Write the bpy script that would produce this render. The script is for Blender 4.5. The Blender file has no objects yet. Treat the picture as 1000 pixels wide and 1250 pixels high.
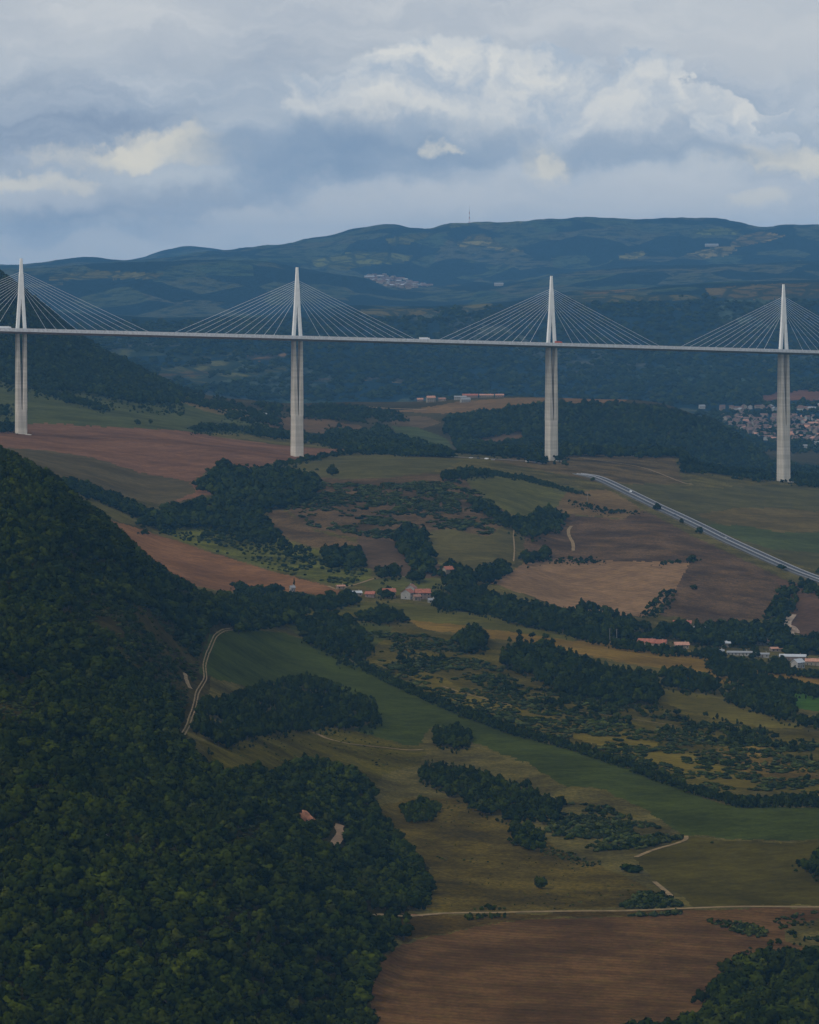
import bpy, math, random
import numpy as np
rad = math.radians
rng = np.random.default_rng(7)
random.seed(7)
S = bpy.context.scene
COL = S.collection
# ------------------------------------------------------------------ camera
F = 5090.0          # focal length in pixels of a 1000 x 1250 picture
HY = 330.0          # picture row of the horizon
CZ = 400.0          # camera altitude above datum
cam_d = bpy.data.cameras.new('camera')
cam = bpy.data.objects.new('camera', cam_d); COL.objects.link(cam)
cam.location = (0, 0, CZ); cam.rotation_euler = (rad(90), 0, 0)
cam_d.sensor_width = 36; cam_d.sensor_fit = 'VERTICAL'; cam_d.sensor_height = 36
cam_d.lens = F / 1250 * 36
cam_d.shift_y = -(625 - HY) / 1250
cam_d.clip_start = 10; cam_d.clip_end = 90000
S.camera = cam
# ------------------------------------------------------------------ view
S.view_settings.view_transform = 'Standard'; S.view_settings.look = 'None'
S.view_settings.exposure = 0.30; S.view_settings.gamma = 1; S.view_settings.use_curve_mapping = False
S.render.engine = 'CYCLES'
S.cycles.use_denoising = True
S.cycles.max_bounces = 5; S.cycles.diffuse_bounces = 2; S.cycles.volume_bounces = 3
S.cycles.transparent_max_bounces = 8
# ------------------------------------------------------------------ world
W = bpy.data.worlds.new('World'); S.world = W; W.use_nodes = True
SUN_EL, SUN_AZ = 42.0, -125.0      # degrees; azimuth from +Y, negative is left (behind the camera, left)
def build_world():
    nt = W.node_tree; nt.nodes.clear(); N = nt.nodes; L = nt.links
    def node(t, **k):
        n = N.new(t)
        for a, b in k.items(): setattr(n, a, b)
        return n
    def put(sock, v):
        if isinstance(v, bpy.types.NodeSocket): L.new(v, sock)
        else: sock.default_value = v
    def m(op, a, b=0.0, c=0.0, clamp=False):
        n = node('ShaderNodeMath', operation=op, use_clamp=clamp)
        put(n.inputs[0], a); put(n.inputs[1], b); put(n.inputs[2], c)
        return n.outputs[0]
    def ss(v, lo, hi):
        n = node('ShaderNodeMapRange', interpolation_type='SMOOTHSTEP')
        put(n.inputs[0], v); n.inputs[1].default_value = lo; n.inputs[2].default_value = hi
        return n.outputs[0]
    def mix(f, a, b):
        n = node('ShaderNodeMix', data_type='RGBA')
        put(n.inputs[0], f); put(n.inputs[6], a); put(n.inputs[7], b)
        return n.outputs[2]
    tc = node('ShaderNodeTexCoord')
    sp = node('ShaderNodeSeparateXYZ'); L.new(tc.outputs['Generated'], sp.inputs[0])
    x, y, z = sp.outputs
    az = m('ARCTAN2', x, y); hor = m('SQRT', m('ADD', m('MULTIPLY', x, x), m('MULTIPLY', y, y)))
    el = m('ARCTAN2', z, hor)
    # angles in units of 0.1 F pixels:  u 0 is straight ahead, v 0 the horizon  (u = +-1 at the frame edge)
    u = m('MULTIPLY', az, F / 500); v = m('MULTIPLY', el, F / 500)
    cv = node('ShaderNodeCombineXYZ'); put(cv.inputs[0], u); put(cv.inputs[1], v)
    P = cv.outputs[0]
    def noise(vec, scale, det=6, rough=.55, off=(0, 0, 0), st=(1, 1, 1)):
        mp = node('ShaderNodeMapping'); put(mp.inputs[0], vec)
        mp.inputs['Location'].default_value = off; mp.inputs['Scale'].default_value = st
        n = node('ShaderNodeTexNoise'); L.new(mp.outputs[0], n.inputs['Vector'])
        n.inputs['Scale'].default_value = scale; n.inputs['Detail'].default_value = det
        n.inputs['Roughness'].default_value = rough
        return n
    # warped coordinates
    wn = noise(P, 5.0, 7, .6)
    sub = node('ShaderNodeVectorMath', operation='SUBTRACT'); L.new(wn.outputs['Color'], sub.inputs[0]); sub.inputs[1].default_value = (.5, .5, .5)
    scl = node('ShaderNodeVectorMath', operation='MULTIPLY'); L.new(sub.outputs[0], scl.inputs[0]); scl.inputs[1].default_value = (.34, .20, 0)
    add = node('ShaderNodeVectorMath', operation='ADD'); L.new(P, add.inputs[0]); L.new(scl.outputs[0], add.inputs[1])
    Q = add.outputs[0]
    big = noise(Q, 1.6, 6, .55, st=(1, 2.2, 1)).outputs['Fac']
    fine = noise(Q, 5.5, 7, .6, off=(3, 1, 0), st=(1, 1.7, 1)).outputs['Fac']
    wisp = noise(Q, 3.2, 8, .62, off=(7, 2, 0), st=(.8, 3.2, 1)).outputs['Fac']
    puff1 = noise(Q, 6.5, 8, .56, off=(5, 0, 0), st=(1, 1.25, 1)).outputs['Fac']
    puff2 = noise(Q, 6.5, 8, .56, off=(5.03, -.09, 0), st=(1, 1.25, 1)).outputs['Fac']
    relief = m('SUBTRACT', puff1, puff2)
    K = 10.0
    def col(r, g, b):      # sRGB 0-255 as seen -> linear, divided by the background strength
        f = lambda c: ((c / 255 + .055) / 1.055) ** 2.4 if c > 10 else c / 255 / 12.92
        return (f(r) * K, f(g) * K, f(b) * K, 1)
    sky = node('ShaderNodeTexSky', sky_type='NISHITA'); sky.sun_disc = False
    sky.sun_elevation = rad(SUN_EL); sky.sun_rotation = rad(SUN_AZ)
    c = mix(ss(big, .34, .66), col(147, 160, 176), col(179, 185, 190))
    c = mix(m('MULTIPLY', ss(wisp, .42, .70), .45), c, col(192, 196, 201))
    c = mix(m('MULTIPLY', ss(v, .38, .62), .6), c, mix(ss(wisp, .35, .7), col(173, 178, 185), col(188, 190, 192)))
    def blob(c, px, py, rx, ry, colr, amt=1.0, lo=1.15, hi=.55, rot=0.0, nz=.0, flat=0.0):
        # px,py centre in picture coordinates of the sky ahead; flat > 0 fades the lower side
        cu, cvv = (px - 500) / 500, (HY - py) / 500
        s1 = node('ShaderNodeVectorMath', operation='SUBTRACT'); L.new(Q, s1.inputs[0]); s1.inputs[1].default_value = (cu, cvv, 0)
        src = s1.outputs[0]
        if rot:
            r = node('ShaderNodeVectorRotate', rotation_type='Z_AXIS'); L.new(src, r.inputs[0]); r.inputs['Angle'].default_value = rad(rot); src = r.outputs[0]
        s2 = node('ShaderNodeVectorMath', operation='MULTIPLY'); L.new(src, s2.inputs[0]); s2.inputs[1].default_value = (500 / rx, 500 / ry, 0)
        ln = node('ShaderNodeVectorMath', operation='LENGTH'); L.new(s2.outputs[0], ln.inputs[0])
        d = ln.outputs['Value']
        if nz: d = m('ADD', d, m('MULTIPLY', m('SUBTRACT', fine, .5), nz))
        f = ss(d, lo, hi)
        if flat:
            yy = node('ShaderNodeSeparateXYZ'); L.new(s2.outputs[0], yy.inputs[0])
            f = m('MULTIPLY', f, ss(yy.outputs[1], -flat, .25))
        return mix(m('MULTIPLY', f, amt), c, colr)
    dk = mix(ss(wisp, .35, .65), col(122, 138, 160), col(142, 155, 172))
    for px, py, rx, ry, am in ((70, 165, 210, 48, .85), (10, 120, 160, 40, .5), (160, 255, 260, 34, .7), (700, 268, 420, 16, .15), (350, 60, 200, 30, .25)):
        c = blob(c, px, py, rx, ry, dk, am, 1.3, .3, nz=.9)
    pale = col(184, 187, 190)
    for px, py, rx, ry in ((60, 300, 240, 16), (30, 240, 150, 22), (820, 238, 360, 30), (620, 262, 420, 24), (500, 246, 110, 18), (330, 270, 200, 20), (560, 285, 300, 18), (950, 60, 200, 40)):
        c = blob(c, px, py, rx, ry, pale, .6, 1.3, .3, nz=1.0)
    warm = col(212, 206, 190)
    for px, py, rx, ry, am in ((150, 192, 80, 13, .7), (215, 182, 75, 19, .85), (268, 184, 38, 26, .8), (655, 196, 34, 26, .6), (965, 200, 70, 20, .75), (930, 250, 40, 10, .4), (25, 222, 70, 9, .6)):
        c = blob(c, px, py, rx, ry, warm, am, 1.5, .3, nz=3.0)
    # heaped clouds: lit crowns above blue grey bellies
    lit = mix(m('ADD', m('MULTIPLY', relief, 3.4), .5, clamp=True), col(162, 173, 186), col(202, 202, 199))
    belly = mix(ss(big, .35, .65), col(116, 137, 162), col(138, 154, 173))
    for px, py, rx, ry, rot, am in ((575, 118, 165, 84, 0, .65), (430, 135, 95, 50, 14, .7), (540, 115, 130, 78, 0, .9), (645, 105, 75, 62, 0, .85), (520, 80, 60, 36, 0, .7)):
        c = blob(c, px, py, rx, ry, lit, am, 1.03, .88, rot, nz=.8, flat=.9)
    for px, py, rx, ry, am in ((330, 190, 105, 42, .8), (440, 165, 150, 34, .75), (450, 200, 190, 30, .8), (600, 185, 90, 26, .6)):
        c = blob(c, px, py, rx, ry, belly, am, 1.35, .25, nz=.8)
    for px, py, rx, ry, am in ((790, 108, 58, 48, .9), (735, 135, 80, 42, .8), (860, 140, 80, 34, .8), (690, 165, 90, 38, .6), (950, 135, 60, 16, .6), (900, 165, 58, 30, .95)):
        c = blob(c, px, py, rx, ry, lit, am, 1.03, .86, nz=.8, flat=.9)
    for px, py, rx, ry, am in ((745, 190, 90, 26, .65), (860, 190, 90, 14, .5), (640, 165, 50, 18, .5), (320, 232, 60, 14, .4)):
        c = blob(c, px, py, rx, ry, belly, am, 1.35, .25, nz=.8)
    for px, py, rx, ry in ((545, 178, 13, 7), (665, 196, 13, 13)):
        c = blob(c, px, py, rx, ry, warm, .55, 1.7, .4, nz=4.0)
    c = mix(m('MULTIPLY', ss(v, .14, .0), .3), c, col(172, 179, 187))
    c = mix(.975, sky.outputs[0], c)
    bg = node('ShaderNodeBackground'); L.new(c, bg.inputs[0]); bg.inputs[1].default_value = 1.0 / K
    out = node('ShaderNodeOutputWorld'); L.new(bg.outputs[0], out.inputs[0])
    W.cycles.sampling_method = 'MANUAL'; W.cycles.sample_map_resolution = 512
build_world()
# ------------------------------------------------------------------ sun
sl = bpy.data.lights.new('sun', 'SUN'); sl.energy = 1.5; sl.angle = rad(22); sl.color = (1, .93, .84)
so = bpy.data.objects.new('sun', sl); COL.objects.link(so)
from mathutils import Vector, Matrix
_sd = Vector((math.sin(rad(SUN_AZ)) * math.cos(rad(SUN_EL)), math.cos(rad(SUN_AZ)) * math.cos(rad(SUN_EL)), math.sin(rad(SUN_EL))))
so.rotation_euler = _sd.to_track_quat('Z', 'Y').to_euler()
so.location = (-300, 3000, 900)

# ================================================================== helpers
def tag(o, label=None, cat=None, group=None, kind=None):
    if label: o['label'] = label
    if cat: o['category'] = cat
    if group: o['group'] = group
    if kind: o['kind'] = kind
    return o
def empty(name, loc=(0, 0, 0), rz=0.0):
    o = bpy.data.objects.new(name, None); COL.objects.link(o); o.location = loc; o.rotation_euler = (0, 0, rz)
    o.empty_display_size = 1
    return o
def mesh_np(name, verts, faces, mat=None, parent=None, smooth=False):
    """verts (n,3); faces: (m,k) int array"""
    me = bpy.data.meshes.new(name)
    verts = np.ascontiguousarray(verts, dtype=np.float32); faces = np.ascontiguousarray(faces, dtype=np.int32)
    me.vertices.add(len(verts)); me.vertices.foreach_set('co', verts.ravel())
    mm, k = faces.shape
    me.loops.add(mm * k); me.loops.foreach_set('vertex_index', faces.ravel())
    me.polygons.add(mm); me.polygons.foreach_set('loop_start', np.arange(0, mm * k, k, dtype=np.int32))
    me.polygons.foreach_set('loop_total', np.full(mm, k, dtype=np.int32))
    if smooth: me.polygons.foreach_set('use_smooth', np.ones(mm, dtype=bool))
    me.update(calc_edges=True); me.validate()
    if mat: me.materials.append(mat)
    o = bpy.data.objects.new(name, me); COL.objects.link(o)
    if parent: o.parent = parent
    return o
class MB:
    """collects simple solids into one mesh"""
    def __init__(s): s.v = []; s.f = []
    def loft(s, rings, cap=True):
        b = len(s.v); n = len(rings[0])
        for r in rings: s.v += [tuple(p) for p in r]
        for i in range(len(rings) - 1):
            for j in range(n):
                a = b + i * n + j; c = b + i * n + (j + 1) % n
                s.f.append((a, c, c + n, a + n))
        if cap:
            s.f.append(tuple(b + j for j in range(n))[::-1]); s.f.append(tuple(b + (len(rings) - 1) * n + j for j in range(n)))
    def box(s, x0, y0, z0, x1, y1, z1):
        s.loft([[(x0, y0, z0), (x1, y0, z0), (x1, y1, z0), (x0, y1, z0)], [(x0, y0, z1), (x1, y0, z1), (x1, y1, z1), (x0, y1, z1)]])
    def tube(s, a, b, r0, r1=None, n=6):
        a = Vector(a); b = Vector(b); d = (b - a).normalized(); r1 = r0 if r1 is None else r1
        p = d.orthogonal().normalized(); q = d.cross(p)
        s.loft([[tuple(c + (p * math.cos(t) + q * math.sin(t)) * r) for t in [2 * math.pi * k / n for k in range(n)]] for c, r in ((a, r0), (b, r1))])
    def build(s, name, mat, parent=None):
        me = bpy.data.meshes.new(name); me.from_pydata(s.v, [], s.f); me.update()
        if mat: me.materials.append(mat)
        o = bpy.data.objects.new(name, me); COL.objects.link(o)
        if parent: o.parent = parent
        return o
# value noise in numpy
_tab = rng.random((256, 256)).astype(np.float32)
def vnoise(x, y):
    xi = np.floor(x).astype(int); yi = np.floor(y).astype(int); fx = x - xi; fy = y - yi
    fx = fx * fx * (3 - 2 * fx); fy = fy * fy * (3 - 2 * fy)
    a = _tab[xi & 255, yi & 255]; b = _tab[(xi + 1) & 255, yi & 255]; c = _tab[xi & 255, (yi + 1) & 255]; d = _tab[(xi + 1) & 255, (yi + 1) & 255]
    return (a * (1 - fx) + b * fx) * (1 - fy) + (c * (1 - fx) + d * fx) * fy
def fbm(x, y, o=4, g=.5):
    r = np.zeros(np.shape(x)); a = 1; t = 0
    for i in range(o): r = r + a * (vnoise(x * 2 ** i + 17 * i, y * 2 ** i + 31 * i) - .5) * 2; t += a; a *= g
    return r / t
def inpoly(x, y, poly):
    poly = np.asarray(poly, float); r = np.zeros(x.shape, bool); n = len(poly)
    x0, y0 = poly.min(0); x1, y1 = poly.max(0)
    sel = (x >= x0) & (x <= x1) & (y >= y0) & (y <= y1)
    xs = x[sel]; ys = y[sel]; rs = np.zeros(xs.shape, bool)
    for i in range(n):
        ax, ay = poly[i]; bx, by = poly[(i + 1) % n]
        if ay == by: continue
        c = ((ay > ys) != (by > ys)) & (xs < (bx - ax) * (ys - ay) / (by - ay) + ax)
        rs ^= c
    r[sel] = rs
    return r
def pchip(xk, yk, x):
    """monotone cubic through (xk,yk)"""
    xk = np.asarray(xk, float); yk = np.asarray(yk, float); h = np.diff(xk); dl = np.diff(yk) / h
    m = np.zeros(len(xk)); m[0] = dl[0]; m[-1] = dl[-1]
    for i in range(1, len(xk) - 1):
        if dl[i - 1] * dl[i] > 0:
            w1 = 2 * h[i] + h[i - 1]; w2 = h[i] + 2 * h[i - 1]; m[i] = (w1 + w2) / (w1 / dl[i - 1] + w2 / dl[i])
    x = np.clip(x, xk[0], xk[-1]); i = np.clip(np.searchsorted(xk, x) - 1, 0, len(h) - 1)
    t = (x - xk[i]) / h[i]
    return ((2 * t**3 - 3 * t**2 + 1) * yk[i] + (t**3 - 2 * t**2 + t) * h[i] * m[i] + (-2 * t**3 + 3 * t**2) * yk[i + 1] + (t**3 - t**2) * h[i] * m[i + 1])

# ================================================================== materials
MATS = {}
def new_mat(name):
    m = bpy.data.materials.new(name); m.use_nodes = True; nt = m.node_tree; nt.nodes.clear(); MATS[name] = m
    out = nt.nodes.new('ShaderNodeOutputMaterial'); b = nt.nodes.new('ShaderNodeBsdfPrincipled')
    b.inputs['Roughness'].default_value = .9; b.inputs['Specular IOR Level'].default_value = .15
    nt.links.new(b.outputs[0], out.inputs[0])
    return m, nt, b
def nd(nt, t, ins=None, **k):
    n = nt.nodes.new(t)
    for a, b in k.items(): setattr(n, a, b)
    for a, b in (ins or {}).items():
        if isinstance(b, bpy.types.NodeSocket): nt.links.new(b, n.inputs[a])
        else: n.inputs[a].default_value = b
    return n
def mixc(nt, f, a, b, bt='MIX'):
    n = nd(nt, 'ShaderNodeMix', {0: f, 6: a, 7: b}, data_type='RGBA', blend_type=bt); return n.outputs[2]
def mrange(nt, v, a, b, c=0., d=1.):
    return nd(nt, 'ShaderNodeMapRange', {0: v, 1: a, 2: b, 3: c, 4: d}, interpolation_type='SMOOTHSTEP').outputs[0]
def wpos(nt, scale=(1, 1, 1), rot=0.0):
    g = nd(nt, 'ShaderNodeNewGeometry'); mp = nd(nt, 'ShaderNodeMapping', {0: g.outputs['Position']})
    mp.inputs['Scale'].default_value = scale; mp.inputs['Rotation'].default_value = (0, 0, rot)
    return mp.outputs[0]
def nz(nt, vec, scale, det=4, rough=.55):
    return nd(nt, 'ShaderNodeTexNoise', {'Vector': vec, 'Scale': scale, 'Detail': det, 'Roughness': rough}).outputs['Fac']
def solid(name, c, rough=.8, var=.12, scale=.5, metal=0):
    m, nt, b = new_mat(name)
    n = nz(nt, wpos(nt), scale, 4)
    v = mrange(nt, n, .3, .7, 1 - var, 1 + var)
    hs = nd(nt, 'ShaderNodeHueSaturation', {'Value': v, 'Color': (*c, 1)})
    nt.links.new(hs.outputs[0], b.inputs['Base Color']); b.inputs['Roughness'].default_value = rough; b.inputs['Metallic'].default_value = metal
    return m
def ground_mat(name, stripes=0.0, rot=0.0, mottle=.5, speck=.25, sc=.02, wave=3.0, tint=(1.05, 1.0, .8)):
    """soil or grass: the colour comes from the field (object colour); broad stains, tufts and plough lines on top"""
    m, nt, b = new_mat(name)
    oi = nd(nt, 'ShaderNodeObjectInfo'); base = oi.outputs['Color']
    P = wpos(nt)
    n1 = nz(nt, P, sc, 5, .6); n2 = nz(nt, P, sc * 9, 5, .65); n3 = nz(nt, P, .45, 4, .7); n4 = nz(nt, P, .1, 4, .65)
    c = nd(nt, 'ShaderNodeHueSaturation', {'Value': mrange(nt, n1, .3, .7, 1 - mottle * .55, 1 + mottle * .5), 'Color': base}).outputs[0]
    c = mixc(nt, mrange(nt, n2, .4, .7, 0, mottle), c, mixc(nt, 1.0, c, (*tint, 1), 'MULTIPLY'))
    v = mrange(nt, n3, .3, .75, 1 - speck, 1 + speck)
    v = nd(nt, 'ShaderNodeMath', {0: v, 1: mrange(nt, n4, .3, .7, .84, 1.16)}, operation='MULTIPLY').outputs[0]
    if stripes:
        w = nd(nt, 'ShaderNodeTexWave', {'Vector': wpos(nt, (1, 1, 0), rot), 'Scale': 1 / wave / 6.28 * 2, 'Distortion': 5, 'Detail': 3, 'Detail Scale': .6}, wave_type='BANDS')
        w2 = nd(nt, 'ShaderNodeTexWave', {'Vector': wpos(nt, (1, 1, 0), rot), 'Scale': .012, 'Distortion': 6, 'Detail': 4, 'Detail Scale': 1.}, wave_type='BANDS')
        v = nd(nt, 'ShaderNodeMath', {0: v, 1: mrange(nt, w.outputs['Fac'], 0, 1, 1 - stripes, 1 + stripes)}, operation='MULTIPLY').outputs[0]
        v = nd(nt, 'ShaderNodeMath', {0: v, 1: mrange(nt, w2.outputs['Fac'], 0, 1, 1 - stripes * .8, 1 + stripes * .8)}, operation='MULTIPLY').outputs[0]
    c = nd(nt, 'ShaderNodeHueSaturation', {'Value': v, 'Color': c}).outputs[0]
    nt.links.new(c, b.inputs['Base Color'])
    bm = nd(nt, 'ShaderNodeBump', {'Strength': .5, 'Distance': 1.0, 'Height': n3}); nt.links.new(bm.outputs[0], b.inputs['Normal'])
    b.inputs['Specular IOR Level'].default_value = 0
    return m
G_PLOUGH = ground_mat('ploughed_soil', .05, .5, .45, .15, .012, 7.0)
G_PLOUGH2 = ground_mat('furrowed_soil', .085, -1.32, .6, .2, .02, 6.5, (.86, 1.08, .7))
G_GRASS = ground_mat('grass', .03, .9, .5, .16, .014, 8.0, (1.12, 1.12, .7))
G_SCRUB = ground_mat('scrub_ground', 0, 0, .8, .4, .02, 1, (1.15, 1.08, .6))
G_HILL = ground_mat('hill_ground', 0, 0, .6, .3, .004, 1, (.8, .85, .8))
def far_mat():
    """distant country: woods, hedged pasture and stubble, too far to tell trees apart"""
    m, nt, b = new_mat('distant_country')
    P = wpos(nt, (1, .45, 0)); P2 = wpos(nt, (1, .7, 0), .5)
    woods = (.009, .021, .027, 1)  # blue of the distance haze mixed into the woods' green
    n1 = nz(nt, P, .0016, 4, .5); n2 = nz(nt, P2, .012, 5, .65); n3 = nz(nt, P2, .05, 4, .7)
    vo = nd(nt, 'ShaderNodeTexVoronoi', {'Vector': P, 'Scale': .0045, 'Randomness': 1.0})
    fs = nd(nt, 'ShaderNodeSeparateColor', {0: vo.outputs['Color']})
    fieldc = mixc(nt, fs.outputs[0], (.045, .072, .040, 1), (.080, .080, .052, 1))
    oi = nd(nt, 'ShaderNodeObjectInfo')
    amt = nd(nt, 'ShaderNodeSeparateColor', {0: oi.outputs['Color']}).outputs[0]
    k = nd(nt, 'ShaderNodeMath', {0: fs.outputs[1], 1: nd(nt, 'ShaderNodeMath', {0: n1, 1: amt}, operation='MULTIPLY').outputs[0]}, operation='LESS_THAN').outputs[0]
    k = nd(nt, 'ShaderNodeMath', {0: k, 1: mrange(nt, n2, .38, .56, 0, .7)}, operation='MULTIPLY').outputs[0]
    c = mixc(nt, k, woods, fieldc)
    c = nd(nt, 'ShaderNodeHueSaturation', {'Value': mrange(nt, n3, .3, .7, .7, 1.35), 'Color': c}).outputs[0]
    nt.links.new(c, b.inputs['Base Color'])
    bm = nd(nt, 'ShaderNodeBump', {'Strength': .8, 'Distance': 14.0, 'Height': n3}); nt.links.new(bm.outputs[0], b.inputs['Normal'])
    b.inputs['Specular IOR Level'].default_value = 0
    return m
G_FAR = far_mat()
def far_field_mat():
    m, nt, b = new_mat('distant_pasture')
    oi = nd(nt, 'ShaderNodeObjectInfo'); P = wpos(nt, (1, .5, 0), .3)
    n1 = nz(nt, P, .006, 4, .6); n2 = nz(nt, P, .022, 4, .6); n3 = nz(nt, P, .09, 3, .6)
    vo = nd(nt, 'ShaderNodeTexVoronoi', {'Vector': P, 'Scale': .009}); fs = nd(nt, 'ShaderNodeSeparateColor', {0: vo.outputs['Color']})
    ve = nd(nt, 'ShaderNodeTexVoronoi', {'Vector': P, 'Scale': .009}, feature='DISTANCE_TO_EDGE')
    c = nd(nt, 'ShaderNodeHueSaturation', {'Value': mrange(nt, fs.outputs[0], 0, 1, .65, 1.3), 'Color': oi.outputs['Color']}).outputs[0]
    w = nd(nt, 'ShaderNodeMath', {0: mrange(nt, n2, .48, .60), 1: mrange(nt, ve.outputs['Distance'], .12, .04)}, operation='MAXIMUM').outputs[0]
    c = mixc(nt, nd(nt, 'ShaderNodeMath', {0: w, 1: .8}, operation='MULTIPLY').outputs[0], c, (.008, .018, .016, 1))
    c = nd(nt, 'ShaderNodeHueSaturation', {'Value': mrange(nt, n3, .3, .7, .8, 1.2), 'Color': c}).outputs[0]
    nt.links.new(c, b.inputs['Base Color']); b.inputs['Specular IOR Level'].default_value = 0
    return m
G_FARF = far_field_mat()
def leaf_mat(name, a, bcol, yellow=.12):
    m, nt, b = new_mat(name)
    oi = nd(nt, 'ShaderNodeObjectInfo')
    r = oi.outputs['Random']
    c = mixc(nt, r, (*a, 1), (*bcol, 1))
    r2 = nd(nt, 'ShaderNodeMath', {0: nd(nt, 'ShaderNodeMath', {0: r, 1: 37.7}, operation='MULTIPLY').outputs[0]}, operation='FRACT').outputs[0]
    c = mixc(nt, mrange(nt, r2, 1 - yellow, 1.0, 0, .7), c, (.034, .038, .008, 1))
    big = nz(nt, wpos(nt), .012, 3); f = nz(nt, wpos(nt), .5, 2, .6)
    c = mixc(nt, mrange(nt, big, .35, .7), c, mixc(nt, 1.0, c, (1.35, 1.3, .85, 1), 'MULTIPLY'))
    r3 = nd(nt, 'ShaderNodeMath', {0: nd(nt, 'ShaderNodeMath', {0: r, 1: 91.3}, operation='MULTIPLY').outputs[0]}, operation='FRACT').outputs[0]
    vv = nd(nt, 'ShaderNodeMath', {0: mrange(nt, f, .25, .75, .75, 1.25), 1: mrange(nt, r3, 0, 1, .66, 1.34)}, operation='MULTIPLY').outputs[0]
    c = nd(nt, 'ShaderNodeHueSaturation', {'Value': vv, 'Color': c}).outputs[0]
    nt.links.new(c, b.inputs['Base Color']); b.inputs['Roughness'].default_value = .75
    b.inputs['Specular IOR Level'].default_value = 0
    return m
M_LEAF = leaf_mat('oak_leaves', (.0115, .0185, .001), (.030, .038, .002), .08)
M_DARK = leaf_mat('dark_leaves', (.0095, .0155, .0015), (.021, .028, .002), .06)
M_BUSH = leaf_mat('bush_leaves', (.022, .034, .010), (.055, .062, .018), .25)
M_BARK = solid('bark', (.06, .045, .035))
def concrete_mat():
    m, nt, b = new_mat('pier_concrete')
    g = nd(nt, 'ShaderNodeNewGeometry'); s = nd(nt, 'ShaderNodeSeparateXYZ', {0: g.outputs['Position']})
    fr = nd(nt, 'ShaderNodeMath', {0: nd(nt, 'ShaderNodeMath', {0: s.outputs[2], 1: .25}, operation='MULTIPLY').outputs[0]}, operation='FRACT').outputs[0]
    line = mrange(nt, fr, .12, .0, 0, .32)
    st = nz(nt, wpos(nt, (1, 1, .06)), .35, 5, .65)
    blk = nd(nt, 'ShaderNodeTexNoise', {'Vector': wpos(nt, (.01, .01, 1)), 'Scale': .25, 'Detail': 1}).outputs['Fac']
    v = mrange(nt, st, .3, .7, .78, 1.08)
    v = nd(nt, 'ShaderNodeMath', {0: v, 1: mrange(nt, blk, .3, .7, .88, 1.08)}, operation='MULTIPLY').outputs[0]
    c = nd(nt, 'ShaderNodeHueSaturation', {'Value': v, 'Color': (.55, .50, .42, 1)}).outputs[0]
    c = mixc(nt, line, c, (.16, .145, .13, 1))
    nt.links.new(c, b.inputs['Base Color'])
    return m
M_CONC = concrete_mat()
M_PYLON = solid('white_painted_steel', (.80, .80, .77), .5, .05, .2)
M_DECK = solid('grey_painted_deck_steel', (.30, .31, .33), .6, .08, .1)
M_SCREEN = solid('pale_wind_screen', (.60, .61, .62), .5, .12, .4)
M_CABLE = solid('white_cable_sheath', (.66, .69, .72), .5, .03)
M_ASPH = solid('asphalt', (.055, .055, .062), .9, .15, .1)
M_RAIL = solid('galvanised_barrier', (.30, .32, .35), .5, .1, .3)
M_PAINT = solid('road_marking_paint', (.55, .55, .54), .7)
M_DIRT = solid('pale_dirt_track', (.18, .12, .052), .95, .3, .2)
M_REDROCK = solid('red_earth_bank', (.30, .13, .07), .95, .4, .4)
M_ROCK = solid('grey_rock', (.30, .25, .20), .95, .4, .15)
M_GLASS = solid('window_glass', (.03, .035, .04), .2, .05)
M_RUBBER = solid('tyre_rubber', (.02, .02, .02))
M_WOOD = solid('weathered_wood', (.14, .10, .07))
WALLS = [solid('cream_render_wall', (.22, .19, .145)), solid('white_render_wall', (.27, .26, .235)), solid('tan_stone_wall', (.22, .175, .13)), solid('pinkish_render_wall', (.19, .145, .12))]
ROOFS = [solid('terracotta_tiles', (.27, .10, .065), .85, .25, .6), solid('brown_tiles', (.22, .12, .085), .85, .25, .6), solid('pale_red_tiles', (.36, .19, .13), .85, .25, .6), solid('grey_sheet_roof', (.36, .38, .40), .6, .1, .3), solid('white_sheet_roof', (.20, .205, .21), .5, .08), solid('dark_brown_tiles', (.12, .075, .06), .85, .25, .6), solid('faded_terracotta_tiles', (.15, .095, .078), .85, .25, .6)]

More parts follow.
